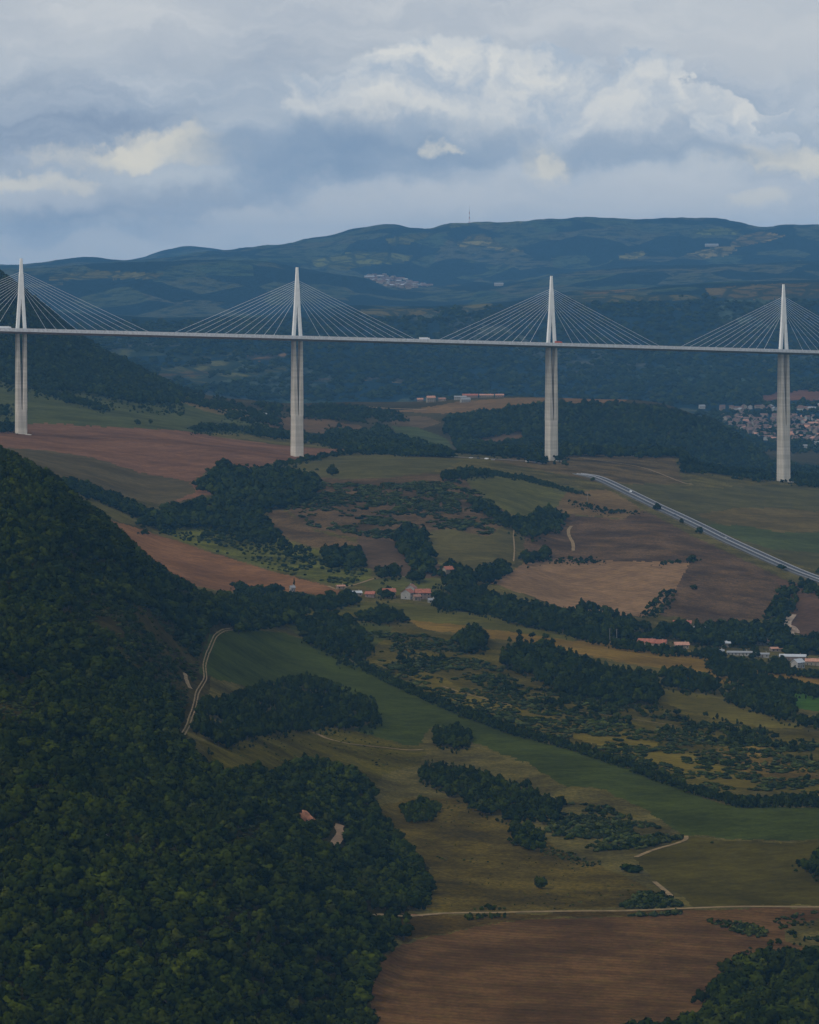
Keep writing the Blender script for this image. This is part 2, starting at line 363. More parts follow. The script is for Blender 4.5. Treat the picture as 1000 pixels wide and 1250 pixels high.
# ================================================================== terrain
# ridges and valleys of the place, near to far.  Each line: points (bearing as picture column, picture row, distance in metres)
KN = [
 # level ground in front
 [(-150,1900,1050),(500,1900,1000),(1150,1900,1000)],
 [(-150,1270,1480),(0,1265,1500),(250,1262,1560),(450,1258,1690),(1150,1258,1700)],
 [(-150,1110,1610),(0,1110,1630),(250,1115,1700),(450,1118,1900),(500,1116,1960),(700,1110,1990),(1150,1106,2010)],
 [(-150,1000,1730),(0,1000,1760),(250,1005,1880),(400,1025,2060),(500,1032,2190),(700,1040,2180),(1150,1050,2140)],
 [(-150,890,1900),(0,900,1930),(200,915,2080),(300,925,2230),(400,925,2440),(500,930,2520),(700,945,2450),(850,965,2400),(1150,985,2340)],
 [(-150,770,2180),(0,790,2180),(150,820,2300),(250,845,2550),(350,845,2800),(500,832,2950),(700,855,2880),(850,885,2800),(1150,905,2720)],
 [(-150,480,2960),(-60,530,2900),(0,558,2880),(60,590,2880),(100,626,2880),(130,645,2890),(165,683,2900),(200,712,2960),(240,730,3050),(300,745,3180),(360,755,3300),(450,755,3380),(550,757,3420),(650,768,3410),(750,782,3380),(850,798,3360),(950,815,3340),(1150,835,3320)],
 [(-150,690,3450),(0,670,3480),(100,700,3500),(200,722,3520),(300,738,3540),(400,731,3590),(500,731,3620),(600,742,3630),(700,764,3600),(800,784,3570),(900,800,3540),(1150,822,3520)],
 [(-150,600,3900),(0,610,3900),(100,640,3880),(200,680,3840),(300,701,3820),(400,700,3830),(500,702,3840),(600,707,3850),(700,737,3820),(800,748,3800),(900,762,3800),(1000,770,3800),(1150,780,3800)],
 [(-150,575,4150),(0,577,4150),(100,598,4150),(150,622,4140),(200,641,4150),(300,654,4140),(400,657,4140),(500,660,4130),(600,664,4150),(700,684,4150),(800,686,4150),(900,692,4150),(1000,706,4150),(1150,712,4150)],
 [(-150,555,4420),(0,557,4420),(100,578,4440),(200,608,4440),(300,604,4480),(400,600,4490),(500,598,4500),(600,612,4500),(700,640,4500),(800,642,4500),(900,652,4500),(1000,664,4480),(1150,672,4480)],
 [(-150,543,4750),(0,544,4750),(100,555,4750),(200,570,4780),(300,573,4800),(380,577,4790),(450,571,4800),(520,572,4810),(600,580,4850),(700,594,4850),(800,606,4850),(900,618,4850),(1000,626,4850),(1150,632,4850)],
 [(-150,526,4990),(0,528,5020),(100,535,5070),(200,541,5095),(300,550,5125),(364,557,5140),(450,556,5175),(550,557,5210),(672,562,5265),(750,567,5300),(850,577,5350),(957,588,5405),(1050,590,5450),(1150,592,5500)],
 [(-150,507,5330),(0,511,5350),(100,516,5380),(200,526,5400),(300,541,5440),(400,549,5450),(500,551,5460),(600,554,5490),(700,553,5530),(790,555,5550),(832,558,5540),(850,574,5500),(900,583,5480),(1000,585,5500),(1150,586,5560)],
 [(-150,486,5680),(0,490,5700),(100,497,5740),(200,510,5790),(300,524,5840),(400,536,5880),(500,545,5900),(600,556,5900),(680,570,5900),(760,590,5960),(840,608,6000),(900,612,6050),(1000,606,6100),(1150,600,6100)],
 [(-150,455,5980),(0,464,6040),(100,473,6100),(200,492,6180),(300,510,6260),(400,521,6340),(500,530,6380),(600,536,6360),(700,552,6300),(800,566,6380),(900,580,6460),(1000,582,6560),(1150,580,6600)],
 [(-150,250,7100),(-60,295,7060),(0,338,7000),(50,375,7000),(100,416,7000),(150,445,6980),(200,468,6960),(230,478,6950),(300,489,6980),(400,493,7060),(500,491,7100),(560,487,7100),(620,485,7080),(690,486,7000),(750,488,6980),(800,493,6960),(850,508,6920),(900,535,6880),(940,560,6850),(1000,574,6850),(1150,584,6900)],
 [(-150,520,7700),(0,520,7700),(200,525,7750),(400,532,7850),(600,540,7900),(800,548,7850),(880,549,7780),(1150,549,7760)],
 [(-150,478,8700),(0,478,8700),(150,480,8700),(250,490,8750),(400,505,8850),(600,506,8900),(750,500,8950),(850,493,8950),(1150,491,8900)],
 [(-150,448,9700),(100,448,9700),(250,452,9750),(400,456,9850),(600,462,9900),(800,466,9900),(1000,470,9900),(1150,470,9900)],
 [(-150,415,10400),(100,416,10400),(250,418,10500),(400,414,10600),(600,425,10650),(800,428,10700),(1150,430,10700)],
 [(-150,370,11600),(0,375,11700),(130,384,11800),(250,388,11850),(380,380,11900),(430,373,11900),(520,374,11900),(600,370,11950),(700,356,12100),(780,349,12200),(850,344,12300),(950,341,12400),(1150,336,12400)],
 [(-150,377,13400),(100,390,13500),(400,386,13500),(600,377,13500),(700,362,13600),(850,350,13800),(1150,341,13800)],
 [(-150,328,15800),(0,331,16000),(80,325,16000),(150,320,16100),(230,317,16200),(300,318,16200),(360,327,16300),(430,338,16400),(520,350,16500),(600,343,16500),(700,334,16500),(800,326,16500),(900,320,16600),(1000,318,16600),(1150,316,16600)],
 [(-150,333,17300),(0,335,17300),(150,326,17400),(300,325,17400),(430,343,17500),(520,351,17500),(600,345,17500),(800,329,17600),(1150,318,17600)],
 [(-150,329,20500),(0,327,20600),(60,322,20600),(110,316,20700),(150,319,20700),(200,316,20600),(250,308,20500),(300,304,20400),(340,299,20300),(400,288,20200),(440,278,20200),(475,274,20200),(505,278,20300),(520,280,20400),(545,274,20500),(565,271,20600),(600,270,20600),(650,269,20600),(700,267,20600),(760,266,20600),(820,266,20600),(870,267,20500),(905,273,20400),(930,278,20300),(960,275,20300),(1000,275,20300),(1150,285,20300)],
 [(-150,331,22500),(0,329,22500),(150,322,22500),(350,310,22500),(500,295,22500),(700,285,22500),(1150,295,22500)],
 [(-150,322,25000),(0,322,25000),(120,321,25200),(170,315,25400),(200,305,25500),(232,300,25600),(262,304,25600),(300,309,25600),(500,305,25500),(1150,300,25500)],
 [(-150,345,33000),(1150,345,33000)],
]
px_in = np.arange(-60, 1060.1, 1.5)
px_out_l = np.array([-5200, -4000, -3000, -2300, -1700, -1250, -900, -650, -480, -360, -280, -220, -170, -130, -100, -75], float)
PX = np.concatenate([px_out_l, px_in, 1000 - px_out_l[::-1]])
NC = len(PX); NK = len(KN)
KY = np.zeros((NK, NC)); KD = np.zeros((NK, NC))
for k, line in enumerate(KN):
    a = np.array(line, float)
    KY[k] = pchip(a[:, 0], a[:, 1], PX); KD[k] = pchip(a[:, 0], a[:, 2], PX)
KZ = CZ - (KY - HY) / F * KD
# steady fall of the ground from the last line back towards the viewpoint hill and beyond
seg_n = []
incol = (PX >= 0) & (PX <= 1000)
for k in range(NK - 1):
    dy = np.abs(np.diff(KY[k:k + 2, incol], axis=0)); 
    n = int(max(6, np.percentile(dy, 85) / 1.6))
    if k == 0: n = 14
    if k == NK - 2: n = 6
    seg_n.append(n)
# slopes in z(d)
H = np.diff(KD, axis=0); DL = np.diff(KZ, axis=0) / H
Mz = np.zeros_like(KZ); Mz[0] = DL[0]; Mz[-1] = DL[-1]
w1 = 2 * H[1:] + H[:-1]; w2 = H[1:] + 2 * H[:-1]
same = DL[:-1] * DL[1:] > 0
with np.errstate(all='ignore'):
    hm = (w1 + w2) / (w1 / DL[:-1] + w2 / DL[1:])
Mz[1:-1] = np.where(same, hm, 0)
rD, rZ, rK = [], [], []
for k in range(NK - 1):
    n = seg_n[k]
    for i in range(n + (k == NK - 2)):
        t = i / n; d = KD[k] + t * H[k]
        z = (2*t**3 - 3*t**2 + 1) * KZ[k] + (t**3 - 2*t**2 + t) * H[k] * Mz[k] + (-2*t**3 + 3*t**2) * KZ[k+1] + (t**3 - t**2) * H[k] * Mz[k+1]
        rD.append(d); rZ.append(z); rK.append(k + t)
GD = np.array(rD); GZ = np.array(rZ); RK = np.array(rK); NR = len(RK)
GX = (PX[None, :] - 500) / F * GD
def relief(X, D):
    a = np.interp(D, [1000, 3000, 5500, 7500, 9500, 12000, 15000, 20500, 26000], [.8, 1.3, 1.5, 5, 10, 12, 20, 22, 6])
    sc = np.interp(D, [1000, 5000, 7500, 12000, 20000], [60, 140, 260, 420, 900])
    r = fbm(X / 140, D / 170, 4) * np.minimum(a, 4)
    r2 = 1 - 2 * np.abs(fbm(X / 380 + 9, D / 900 + 4, 4))
    r3 = fbm(X / 900 + 3, D / 1400 + 8, 4)
    return r + (r2 - .6) * np.clip(a - 2, 0, 99) * .9 + r3 * np.clip(a - 6, 0, 99) * .8
GZ = GZ + relief(GX, GD)
# gullies down the two forested flanks
mask_h = np.clip((GD - 5750) / 300, 0, 1) * np.clip((7000 - GD) / 300, 0, 1)
GZ = GZ - mask_h * 9 * np.abs(fbm(GX / 160 + 2, GD / 700, 3)) * 2
mask_n = np.clip((GD - 1500) / 200, 0, 1) * np.clip((2800 - GD) / 200, 0, 1) * np.clip((300 - PX[None, :]) / 200, 0, 1)
GZ = GZ + mask_n * 14 * fbm(GX / 55 + 5, GD / 260 + 2, 3)
GY2 = HY + F * (CZ - GZ) / GD                       # picture row of every ground point
runmin = np.minimum.accumulate(GY2, axis=0)
VIS = GY2 <= runmin + .3                            # seen from the viewpoint
VISD = VIS.copy()
for s_ in range(1, 6):
    VISD[s_:] |= VIS[:-s_]; VISD[:-s_] |= VIS[s_:]
BIG = 1e6
_flat = (GD + np.arange(NC)[None, :] * BIG).T.ravel()
def ground(X, Y):
    """height of the ground at X, Y; also its row, column and whether it is seen"""
    X = np.atleast_1d(np.asarray(X, float)); Y = np.atleast_1d(np.asarray(Y, float))
    p = 500 + F * X / Y; fc = np.interp(p, PX, np.arange(NC)); j = np.clip(np.floor(fc).astype(int), 0, NC - 2); tx = fc - j
    def colz(j):
        d = np.clip(Y, GD[0, j] + .01, GD[-1, j] - .01)
        r = np.searchsorted(_flat, d + j * BIG) - 1 - j * NR; r = np.clip(r, 0, NR - 2)
        t = (d - GD[r, j]) / (GD[r + 1, j] - GD[r, j])
        return GZ[r, j] * (1 - t) + GZ[r + 1, j] * t, r, t
    z0, r0, t0 = colz(j); z1, r1, t1 = colz(j + 1)
    return z0 * (1 - tx) + z1 * tx, r0, j
def zat(x, y): return float(ground(x, y)[0][0])
def hit(px, py, dmin=0.0, dmax=1e9):
    """where the sight line to picture point (px, py) meets the ground"""
    j = int(np.clip(np.interp(px, PX, np.arange(NC)), 0, NC - 1)); 
    ok = np.where((GY2[:, j] <= py) & (GD[:, j] >= dmin) & (GD[:, j] <= dmax))[0]
    if len(ok): r = ok[0]
    else:
        w_ = np.where((GD[:, j] >= dmin) & (GD[:, j] <= dmax))[0]; r = w_[np.argmin(GY2[w_, j])]
        print('no sight of', px, py, 'lowest row', GY2[r, j])
    d = GD[r, j]
    if r > 0 and GY2[r - 1, j] > py and GD[r - 1, j] >= dmin:
        t = (GY2[r - 1, j] - py) / (GY2[r - 1, j] - GY2[r, j]); d = GD[r - 1, j] + t * (GD[r, j] - GD[r - 1, j])
    x = (px - 500) / F * d
    return x, d, zat(x, d)

# ---- fields: outline, name, colour (before the distance tint), material, label, distance limits
O = {}
FIELDS = [
 ('pasture', (.085,.085,.045), G_SCRUB, 'rough mixed pasture filling the valley between the hedges', [(-900,1400),(1900,1400),(1900,500),(-900,500)], 1000, 5750),
 ('pasture', (.060,.078,.045), G_GRASS, 'green pasture slope below the dark wooded hill at left', [(-900,440),(0,463),(60,470),(130,482),(200,486),(260,499),(330,520),(350,533),(250,528),(60,518),(-100,521),(-900,520)], 5000, 6900),
 ('wooded_ground', (.035,.034,.02), G_SCRUB, 'dark leaf littered ground under the left hillside forest', [(-900,400),(-60,530),(0,552),(60,583),(130,638),(165,676),(205,704),(240,717),(290,722),(345,727),(365,745),(330,765),(300,767),(270,768),(258,778),(248,820),(238,850),(225,890),(240,925),(262,945),(330,950),(370,935),(430,945),(460,965),(450,990),(470,1010),(510,1040),(528,1070),(525,1095),(495,1105),(500,1130),(475,1155),(460,1185),(450,1215),(448,1400),(-900,1400)], 1000, 3350),
 ('heath', (.048,.044,.028), G_SCRUB, 'bare brown heath breaking the left hillside forest above the track', [(60,735),(120,705),(200,738),(262,800),(250,880),(222,870),(190,830),(130,790)], 1500, 3300),
 ('heath', (.046,.044,.028), G_SCRUB, 'small bare patch at the left edge of the hillside forest', [(-30,800),(30,815),(62,850),(40,885),(-30,880)], 1500, 3300),
 ('ploughed_field', (.118,.073,.088), G_PLOUGH2, 'large reddish brown furrowed field in the foreground beside the forest', [(453,1400),(450,1225),(455,1200),(470,1168),(495,1152),(540,1141),(600,1127),(680,1121),(770,1119),(850,1112),(930,1109),(1060,1106),(1060,1125),(1000,1122),(955,1135),(960,1150),(1060,1170),(1060,1400)], 1000, 2400),
 ('grass_verge', (.070,.055,.035), G_SCRUB, 'narrow weedy verge between the foreground track and the furrowed field', [(495,1150),(470,1140),(490,1120),(560,1116),(700,1114),(850,1108),(850,1112),(770,1118),(680,1120),(600,1126),(540,1140)], 1000, 2400),
 ('fallow_field', (.088,.078,.048), G_SCRUB, 'brown fallow slope right of the forest edge above the track', [(440,990),(500,975),(560,975),(600,992),(660,1022),(700,1047),(750,1062),(800,1090),(790,1104),(700,1111),(560,1113),(505,1108),(530,1090),(525,1060),(505,1035),(470,1008)], 1500, 2700),
 ('meadow', (.070,.068,.036), G_GRASS, 'olive meadow above the pale track at lower right', [(775,1048),(835,1022),(900,1026),(950,1029),(1060,1022),(1060,1104),(930,1106),(850,1107),(825,1090),(795,1070)], 1500, 2700),
 ('crop_field', (.043,.063,.026), G_GRASS, 'long dark green crop field running diagonally across the middle of the valley', [(255,775),(300,768),(350,773),(400,790),(420,805),(455,820),(500,842),(560,872),(620,894),(700,916),(760,934),(840,968),(900,985),(1060,984),(1060,1022),(1000,1025),(900,1025),(835,1018),(790,990),(740,965),(690,960),(650,935),(600,915),(575,905),(530,885),(510,910),(460,905),(430,890),(460,880),(455,858),(420,845),(380,830),(300,838),(262,828),(244,822),(248,795)], 2000, 3500),
 ('meadow', (.078,.078,.036), G_SCRUB, 'yellowish rough meadow with a faint path below the dark pines', [(242,905),(300,896),(340,885),(395,886),(430,893),(520,915),(515,932),(470,945),(455,965),(430,945),(370,935),(330,948),(262,944)], 1800, 2900),
 ('scrubland', (.074,.072,.034), G_SCRUB, 'mottled yellow brown scrubland between the long green field and the tree belt', [(415,770),(460,765),(510,768),(560,775),(600,782),(700,815),(760,845),(800,850),(850,862),(900,880),(1060,910),(1060,978),(900,980),(840,962),(760,930),(700,912),(620,888),(560,866),(500,838),(455,815),(415,798)], 2400, 3450),
 ('grass_strip', (.12,.11,.045), G_GRASS, 'yellow green grass strip curving through the scrubland', [(480,812),(540,825),(560,840),(620,860),(700,872),(760,893),(850,925),(930,955),(920,965),(830,945),(740,912),(660,888),(600,872),(540,850)], 2400, 3450),
 ('stubble_strip', (.13,.105,.06), G_SCRUB, 'ochre grass patch at right of the scrubland', [(870,915),(930,910),(960,925),(1000,945),(1060,950),(1060,962),(960,955),(900,940)], 2400, 3450),
 ('meadow', (.088,.095,.048), G_GRASS, 'pale green strip of meadow in front of the hamlet', [(398,738),(430,733),(500,737),(560,745),(620,755),(680,768),(740,780),(700,781),(620,770),(560,764),(500,757),(440,752)], 3000, 3700),
 ('stubble_field', (.155,.115,.058), G_GRASS, 'tan stubble strip beyond the tree belt at right of the valley', [(500,757),(560,763),(620,771),(700,782),(750,781),(830,791),(872,803),(880,812),(905,826),(915,837),(880,834),(850,828),(800,815),(750,806),(700,797),(640,785),(570,775),(515,767)], 3000, 3700),
 ('meadow', (.100,.098,.048), G_GRASS, 'olive green stripe of meadow crossing behind the scrubland at right', [(796,832),(850,846),(900,858),(960,870),(1060,884),(1060,908),(1000,898),(900,882),(830,866),(806,856)], 2800, 3500),
 ('stubble_field', (.16,.115,.06), G_GRASS, 'small tan field in front of the white sheds', [(880,806),(930,815),(990,827),(1060,835),(1060,842),(985,834),(930,826),(895,818)], 3000, 3600),
 ('crop_field', (.040,.095,.032), G_GRASS, 'vivid green crop field at the right edge below the sheds', [(925,829),(960,834),(1060,843),(1060,872),(1000,869),(965,863),(940,850)], 2900, 3600),
 ('meadow', (.055,.068,.036), G_GRASS, 'dark green meadow left of the scrubland behind the round thickets', [(350,762),(420,758),(480,764),(470,780),(450,795),(415,800),(395,785),(360,772)], 2900, 3450),
 ('meadow', (.095,.10,.04), G_GRASS, 'bright little meadow behind the forest foot left of the hamlet', [(360,738),(398,741),(432,748),(430,756),(395,752),(368,748)], 3000, 3700),
 ('ploughed_field', (.17,.10,.072), G_PLOUGH, 'long reddish ploughed strip just behind the left forest ridge', [(112,628),(150,640),(200,655),(260,675),(330,697),(400,715),(418,722),(405,728),(360,722),(330,722),(280,722),(205,712),(150,690)], 3480, 4400),
 ('meadow', (.088,.088,.042), G_GRASS, 'olive strip of meadow above the reddish ploughed strip', [(60,588),(110,600),(180,624),(190,634),(165,641),(150,638),(112,626),(80,606)], 3480, 4700),
 ('ploughed_field', (.150,.092,.086), G_PLOUGH, 'wide reddish brown ploughed field at the feet of the two left piers', [(-900,522),(0,519),(60,517),(150,522),(250,527),(350,532),(430,545),(412,552),(340,565),(300,571),(262,568),(235,588),(262,602),(200,616),(160,608),(110,596),(60,582),(-900,570)], 4000, 5500),
 ('fallow_field', (.082,.076,.058), G_PLOUGH, 'greenish grey lower half of the wide ploughed field at left', [(-900,545),(0,546),(60,550),(120,560),(170,577),(232,588),(240,600),(200,616),(160,608),(110,596),(60,582),(-900,570)], 4000, 5200),
 ('orchard_ground', (.088,.108,.036), G_SCRUB, 'green orchard slope dotted with small bushes below the dark wood', [(185,642),(250,641),(300,645),(350,662),(420,680),(455,698),(450,708),(425,716),(400,712),(330,695),(260,673),(210,655)], 3600, 4500),
 ('fallow_field', (0.0969,0.0749,0.0627), G_SCRUB, 'brownish tongue of fallow land beside the dark wood', [(325,622),(350,625),(385,648),(440,664),(440,685),(400,672),(355,660),(335,645)], 3900, 4700),
 ('heath', (.088,.068,.058), G_SCRUB, 'heather brown hump dotted with scrub in the centre of the valley', [(385,582),(440,585),(480,580),(560,578),(580,592),(612,612),(625,632),(596,655),(545,645),(505,662),(440,657),(380,645),(345,618),(382,603)], 4000, 4950),
 ('pasture', (.080,.085,.050), G_GRASS, 'grey green pasture in front of the second pier from the left', [(322,567),(400,556),(500,557),(565,562),(545,572),(480,583),(420,585),(388,582),(340,572)], 4500, 5200),
 ('fallow_field', (0.0816,0.0634,0.0627), G_PLOUGH, 'purplish brown field behind the hamlet', [(436,657),(505,661),(530,682),(548,700),(525,706),(462,700),(440,688)], 3800, 4300),
 ('pasture', (.083,.083,.046), G_GRASS, 'olive pasture bowl under the scrubby hump', [(512,652),(545,645),(596,656),(625,634),(662,658),(668,668),(620,692),(590,700),(560,697),(530,680)], 3800, 4500),
 ('meadow', (.082,.092,.042), G_GRASS, 'fresh green square meadow in the centre above the bowl', [(568,582),(602,574),(690,592),(722,600),(690,618),(680,627),(650,634),(620,626),(590,607),(575,596)], 4300, 5100),
 ('stubble_field', (.135,.105,.072), G_PLOUGH, 'light tan half round field left of the motorway', [(690,601),(740,597),(778,617),(782,625),(762,633),(720,630),(678,624)], 4200, 5100),
 ('fallow_field', (0.0898,0.0672,0.0627), G_SCRUB, 'brown fallow hillside under the motorway', [(640,645),(690,628),(760,634),(785,622),(850,656),(940,698),(965,712),(935,755),(870,762),(805,750),(840,690),(690,682),(640,688)], 3700, 4800),
 ('ploughed_field', (.200,.145,.125), G_PLOUGH, 'big pale brown ploughed field above the creek trees', [(598,712),(640,688),(690,681),(760,685),(842,687),(820,728),(790,752),(745,753),(700,746),(640,725)], 3650, 4300),
 ('meadow', (.085,.10,.045), G_GRASS, 'small green paddock above the hamlet roofs', [(432,712),(470,705),(530,706),(556,712),(556,719),(525,728),(470,724)], 3600, 4000),
 ('fallow_field', (.095,.080,.058), G_SCRUB, 'brown grey plateau between the third pier and the ravine wood', [(600,562),(690,552),(822,555),(834,590),(760,596),(735,590),(690,580)], 4700, 5620),
 ('meadow', (.072,.076,.046), G_GRASS, 'green grey meadow beside the motorway under the right pier', [(735,592),(800,590),(850,598),(930,592),(1900,586),(1900,700),(1000,698),(900,660),(820,622)], 4100, 5600),
 ('stubble_field', (.100,.088,.052), G_GRASS, 'ochre field with curved top right of the motorway', [(850,628),(900,620),(950,620),(1060,630),(1060,650),(960,650),(880,640)], 4200, 5300),
 ('meadow', (.058,.082,.044), G_GRASS, 'green hollow right of the motorway', [(862,640),(900,641),(960,650),(1060,652),(1060,680),(940,670),(890,654)], 4200, 5300),
 ('fallow_field', (0.0969,0.0672,0.0650), G_PLOUGH, 'brown field at the right edge under the motorway', [(945,705),(1000,718),(1060,722),(1060,800),(1000,792),(962,765),(968,735)], 3600, 4300),
 ('stubble_field', (.125,.105,.066), G_GRASS, 'yellowish slope at the foot of the dark hill at left', [(182,466),(205,474),(250,486),(310,505),(302,513),(250,502),(205,484)], 5800, 7000),
 ('ploughed_field', (.105,.078,.062), G_PLOUGH, 'brown field behind the second pier', [(318,514),(350,508),(400,512),(440,520),(450,528),(430,534),(380,528),(335,525)], 5700, 6900),
 ('meadow', (.062,.085,.045), G_GRASS, 'green meadow under the brown field behind the second pier', [(320,524),(380,529),(430,535),(425,542),(350,534)], 5300, 6500),
 ('stubble_field', (.145,.108,.080), G_PLOUGH, 'light brown field in front of the farm on the hill crest', [(480,503),(515,498),(560,490),(620,486),(680,485),(678,491),(640,494),(600,500),(560,505),(520,504)], 6300, 7200),
 ('stubble_field', (.140,.100,.078), G_PLOUGH, 'light brown field on the crest right of the third pier', [(686,484),(770,486),(760,492),(715,492),(704,497),(692,491)], 6300, 7200),
 ('ploughed_field', (.10,.075,.062), G_PLOUGH, 'brown field in the dark woods left of the third pier', [(570,536),(600,527),(640,525),(642,536),(610,540)], 5800, 7000),
 ('meadow', (.055,.078,.042), G_GRASS, 'green meadow between woods left of the third pier', [(478,520),(510,522),(545,535),(552,546),(520,542),(488,534)], 5800, 7000),
 ('fallow_field', (.095,.078,.064), G_PLOUGH, 'pinkish fallow field below the farm on the crest', [(470,508),(520,508),(540,516),(515,523),(478,518)], 5800, 7000),
 ('spur_ground', (.032,.036,.022), G_SCRUB, 'dark ground under the wooded spur right of the third pier', [(640,500),(690,492),(770,492),(800,493),(870,512),(930,556),(1060,575),(1060,600),(850,600),(836,600),(835,560),(822,555),(690,552),(640,545)], 5560, 7200),
 ('hill_ground', (.030,.034,.02), G_SCRUB, 'dark wooded hill rising behind the leftmost pier', [(-900,0),(-60,290),(0,335),(50,372),(100,413),(150,443),(200,466),(215,488),(190,487),(130,482),(60,470),(0,463),(-900,440)], 5600, 7300),
 ('ploughed_field', (.125,.070,.062), G_PLOUGH, 'reddish field above the valley town at the right edge', [(930,480),(965,474),(1060,472),(1060,487),(965,489),(930,489)], 8000, 10500),
 ('pasture', (.075,.095,.055), G_FARF, 'pale green pasture on the far valley side left of the second pier', [(136,428),(170,424),(205,428),(204,434),(160,436),(136,435)], 8500, 12500),
 ('pasture', (.075,.090,.055), G_FARF, 'long green pasture band on the far valley side', [(190,450),(230,444),(262,440),(285,436),(300,440),(270,450),(230,458),(195,459)], 8500, 12500),
 ('pasture', (.070,.092,.052), G_FARF, 'curved green pasture under the brown far field', [(268,452),(285,440),(302,436),(296,446),(286,452),(270,454)], 8500, 12500),
 ('stubble_field', (.14,.105,.08), G_FARF, 'brown field on the far valley side just left of the second pier', [(300,431),(352,430),(348,436),(315,441),(302,438)], 8500, 12500),
 ('pasture', (.070,.085,.05), G_FARF, 'small green pastures left of the brown far field', [(215,432),(245,432),(285,430),(282,434),(250,438),(218,440)], 8500, 12500),
 ('stubble_field', (.10,.085,.06), G_FARF, 'faint tan strip on the low far valley side', [(175,458),(215,455),(258,452),(256,457),(200,464),(178,464)], 8500, 12500),
 ('plateau_field', (.080,.085,.055), G_FARF, 'long olive field along the plateau edge right of the third pylon', [(700,362),(760,360),(850,360),(862,366),(760,368),(700,370)], 11000, 13900),
 ('plateau_field', (.12,.10,.075), G_FARF, 'brownish fields on the plateau behind the third pylon', [(715,352),(760,349),(800,344),(790,352),(750,358),(712,360)], 11000, 13900),
 ('plateau_field', (.10,.09,.062), G_FARF, 'brownish fields along the plateau behind the rightmost pylon', [(860,352),(930,347),(1060,342),(1060,362),(900,366),(868,362)], 11000, 13900),
 ('plateau_field', (.085,.085,.058), G_FARF, 'greenish field on the plateau right of the second pylon', [(440,378),(490,376),(540,377),(535,384),(470,386),(438,384)], 10800, 13900),
 ('plateau_field', (.085,.09,.06), G_FARF, 'greenish field on the plateau left of the third pylon', [(560,372),(600,369),(602,376),(570,381),(558,378)], 10800, 13900),
 ('hill_pasture', (.10,.13,.07), G_FARF, 'light green pasture below the round distant hill', [(380,318),(440,306),(505,312),(500,320),(450,324),(415,331),(385,326)], 16800, 20800),
 ('hill_pasture', (.10,.125,.075), G_FARF, 'light green pasture on the shoulder between the distant hills', [(470,292),(520,283),(530,286),(500,297),(478,300)], 16800, 20800),
 ('hill_pasture', (.14,.15,.10), G_FARF, 'pale fields under the radio mast hill', [(558,298),(580,284),(592,286),(612,298),(640,306),(622,308),(590,300),(565,302)], 16800, 20800),
 ('hill_pasture', (.10,.125,.075), G_FARF, 'green pasture strip around the radio mast', [(545,272),(580,268),(640,268),(636,274),(580,275),(550,278)], 16800, 20800),
 ('hill_pasture', (.13,.145,.095), G_FARF, 'pale fields low on the distant hill behind the third pylon', [(755,312),(785,306),(790,310),(770,318),(757,318)], 16800, 20800),
 ('hill_pasture', (.14,.14,.10), G_FARF, 'pale fields around the white hall on the distant hillside', [(835,312),(860,304),(895,300),(900,306),(880,314),(845,315)], 16800, 20800),
 ('hill_pasture', (.10,.14,.07), G_FARF, 'green pasture above the white hall on the distant hillside', [(840,281),(870,278),(905,280),(900,286),(870,287),(845,285)], 16800, 20800),
 ('hill_pasture', (.14,.13,.09), G_FARF, 'tan field near the skyline at right', [(905,288),(930,282),(960,288),(940,294),(900,302),(890,298)], 16800, 20800),
 ('hill_pasture', (.10,.11,.07), G_FARF, 'faint greenish fields on the far left plateau', [(60,336),(120,330),(200,334),(190,340),(110,341),(60,342)], 14000, 17500),
 ('cliff', (.20,.17,.15), G_FARF, 'pale rock cliff showing in the far wooded slope', [(443,461),(462,459),(464,463),(445,465)], 8000, 12500),
 ('cliff', (.20,.17,.15), G_FARF, 'second pale rock cliff right of the first in the far slope', [(478,463),(494,461),(495,467),(480,468)], 8000, 12500),
 ('cliff', (.18,.15,.14), G_FARF, 'thin rock band on the far slope left of the two pale cliffs', [(380,463),(415,461),(415,464),(382,466)], 8000, 12500),
 ('pasture', (.085,.10,.055), G_FARF, 'wide greenish field low on the far slope left of the second pier', [(225,462),(290,452),(345,446),(350,452),(290,462),(240,469)], 8000, 12500),
]
cx = .25 * (GX[:-1, :-1] + GX[1:, :-1] + GX[:-1, 1:] + GX[1:, 1:])
cd = .25 * (GD[:-1, :-1] + GD[1:, :-1] + GD[:-1, 1:] + GD[1:, 1:])
cy = .25 * (GY2[:-1, :-1] + GY2[1:, :-1] + GY2[:-1, 1:] + GY2[1:, 1:])
cp = 500 + F * cx / cd
wob = np.clip(5000 / cd, .5, 2.2)
cpw = cp + fbm(cx / 9 + 3, cd / 14, 3) * 2.2 * wob; cyw = cy + fbm(cx / 8 + 40, cd / 13 + 7, 3) * 1.4 * wob
FID = np.full(cx.shape, -1, int)
visf = VISD[:-1, :-1] | VISD[1:, 1:]
for i, (nm, colr, mt, lab, poly, d0, d1) in enumerate(FIELDS):
    s_ = inpoly(cpw, cyw, poly) & (cd >= d0) & (cd <= d1)
    if i > 0: s_ &= visf
    FID[s_] = i
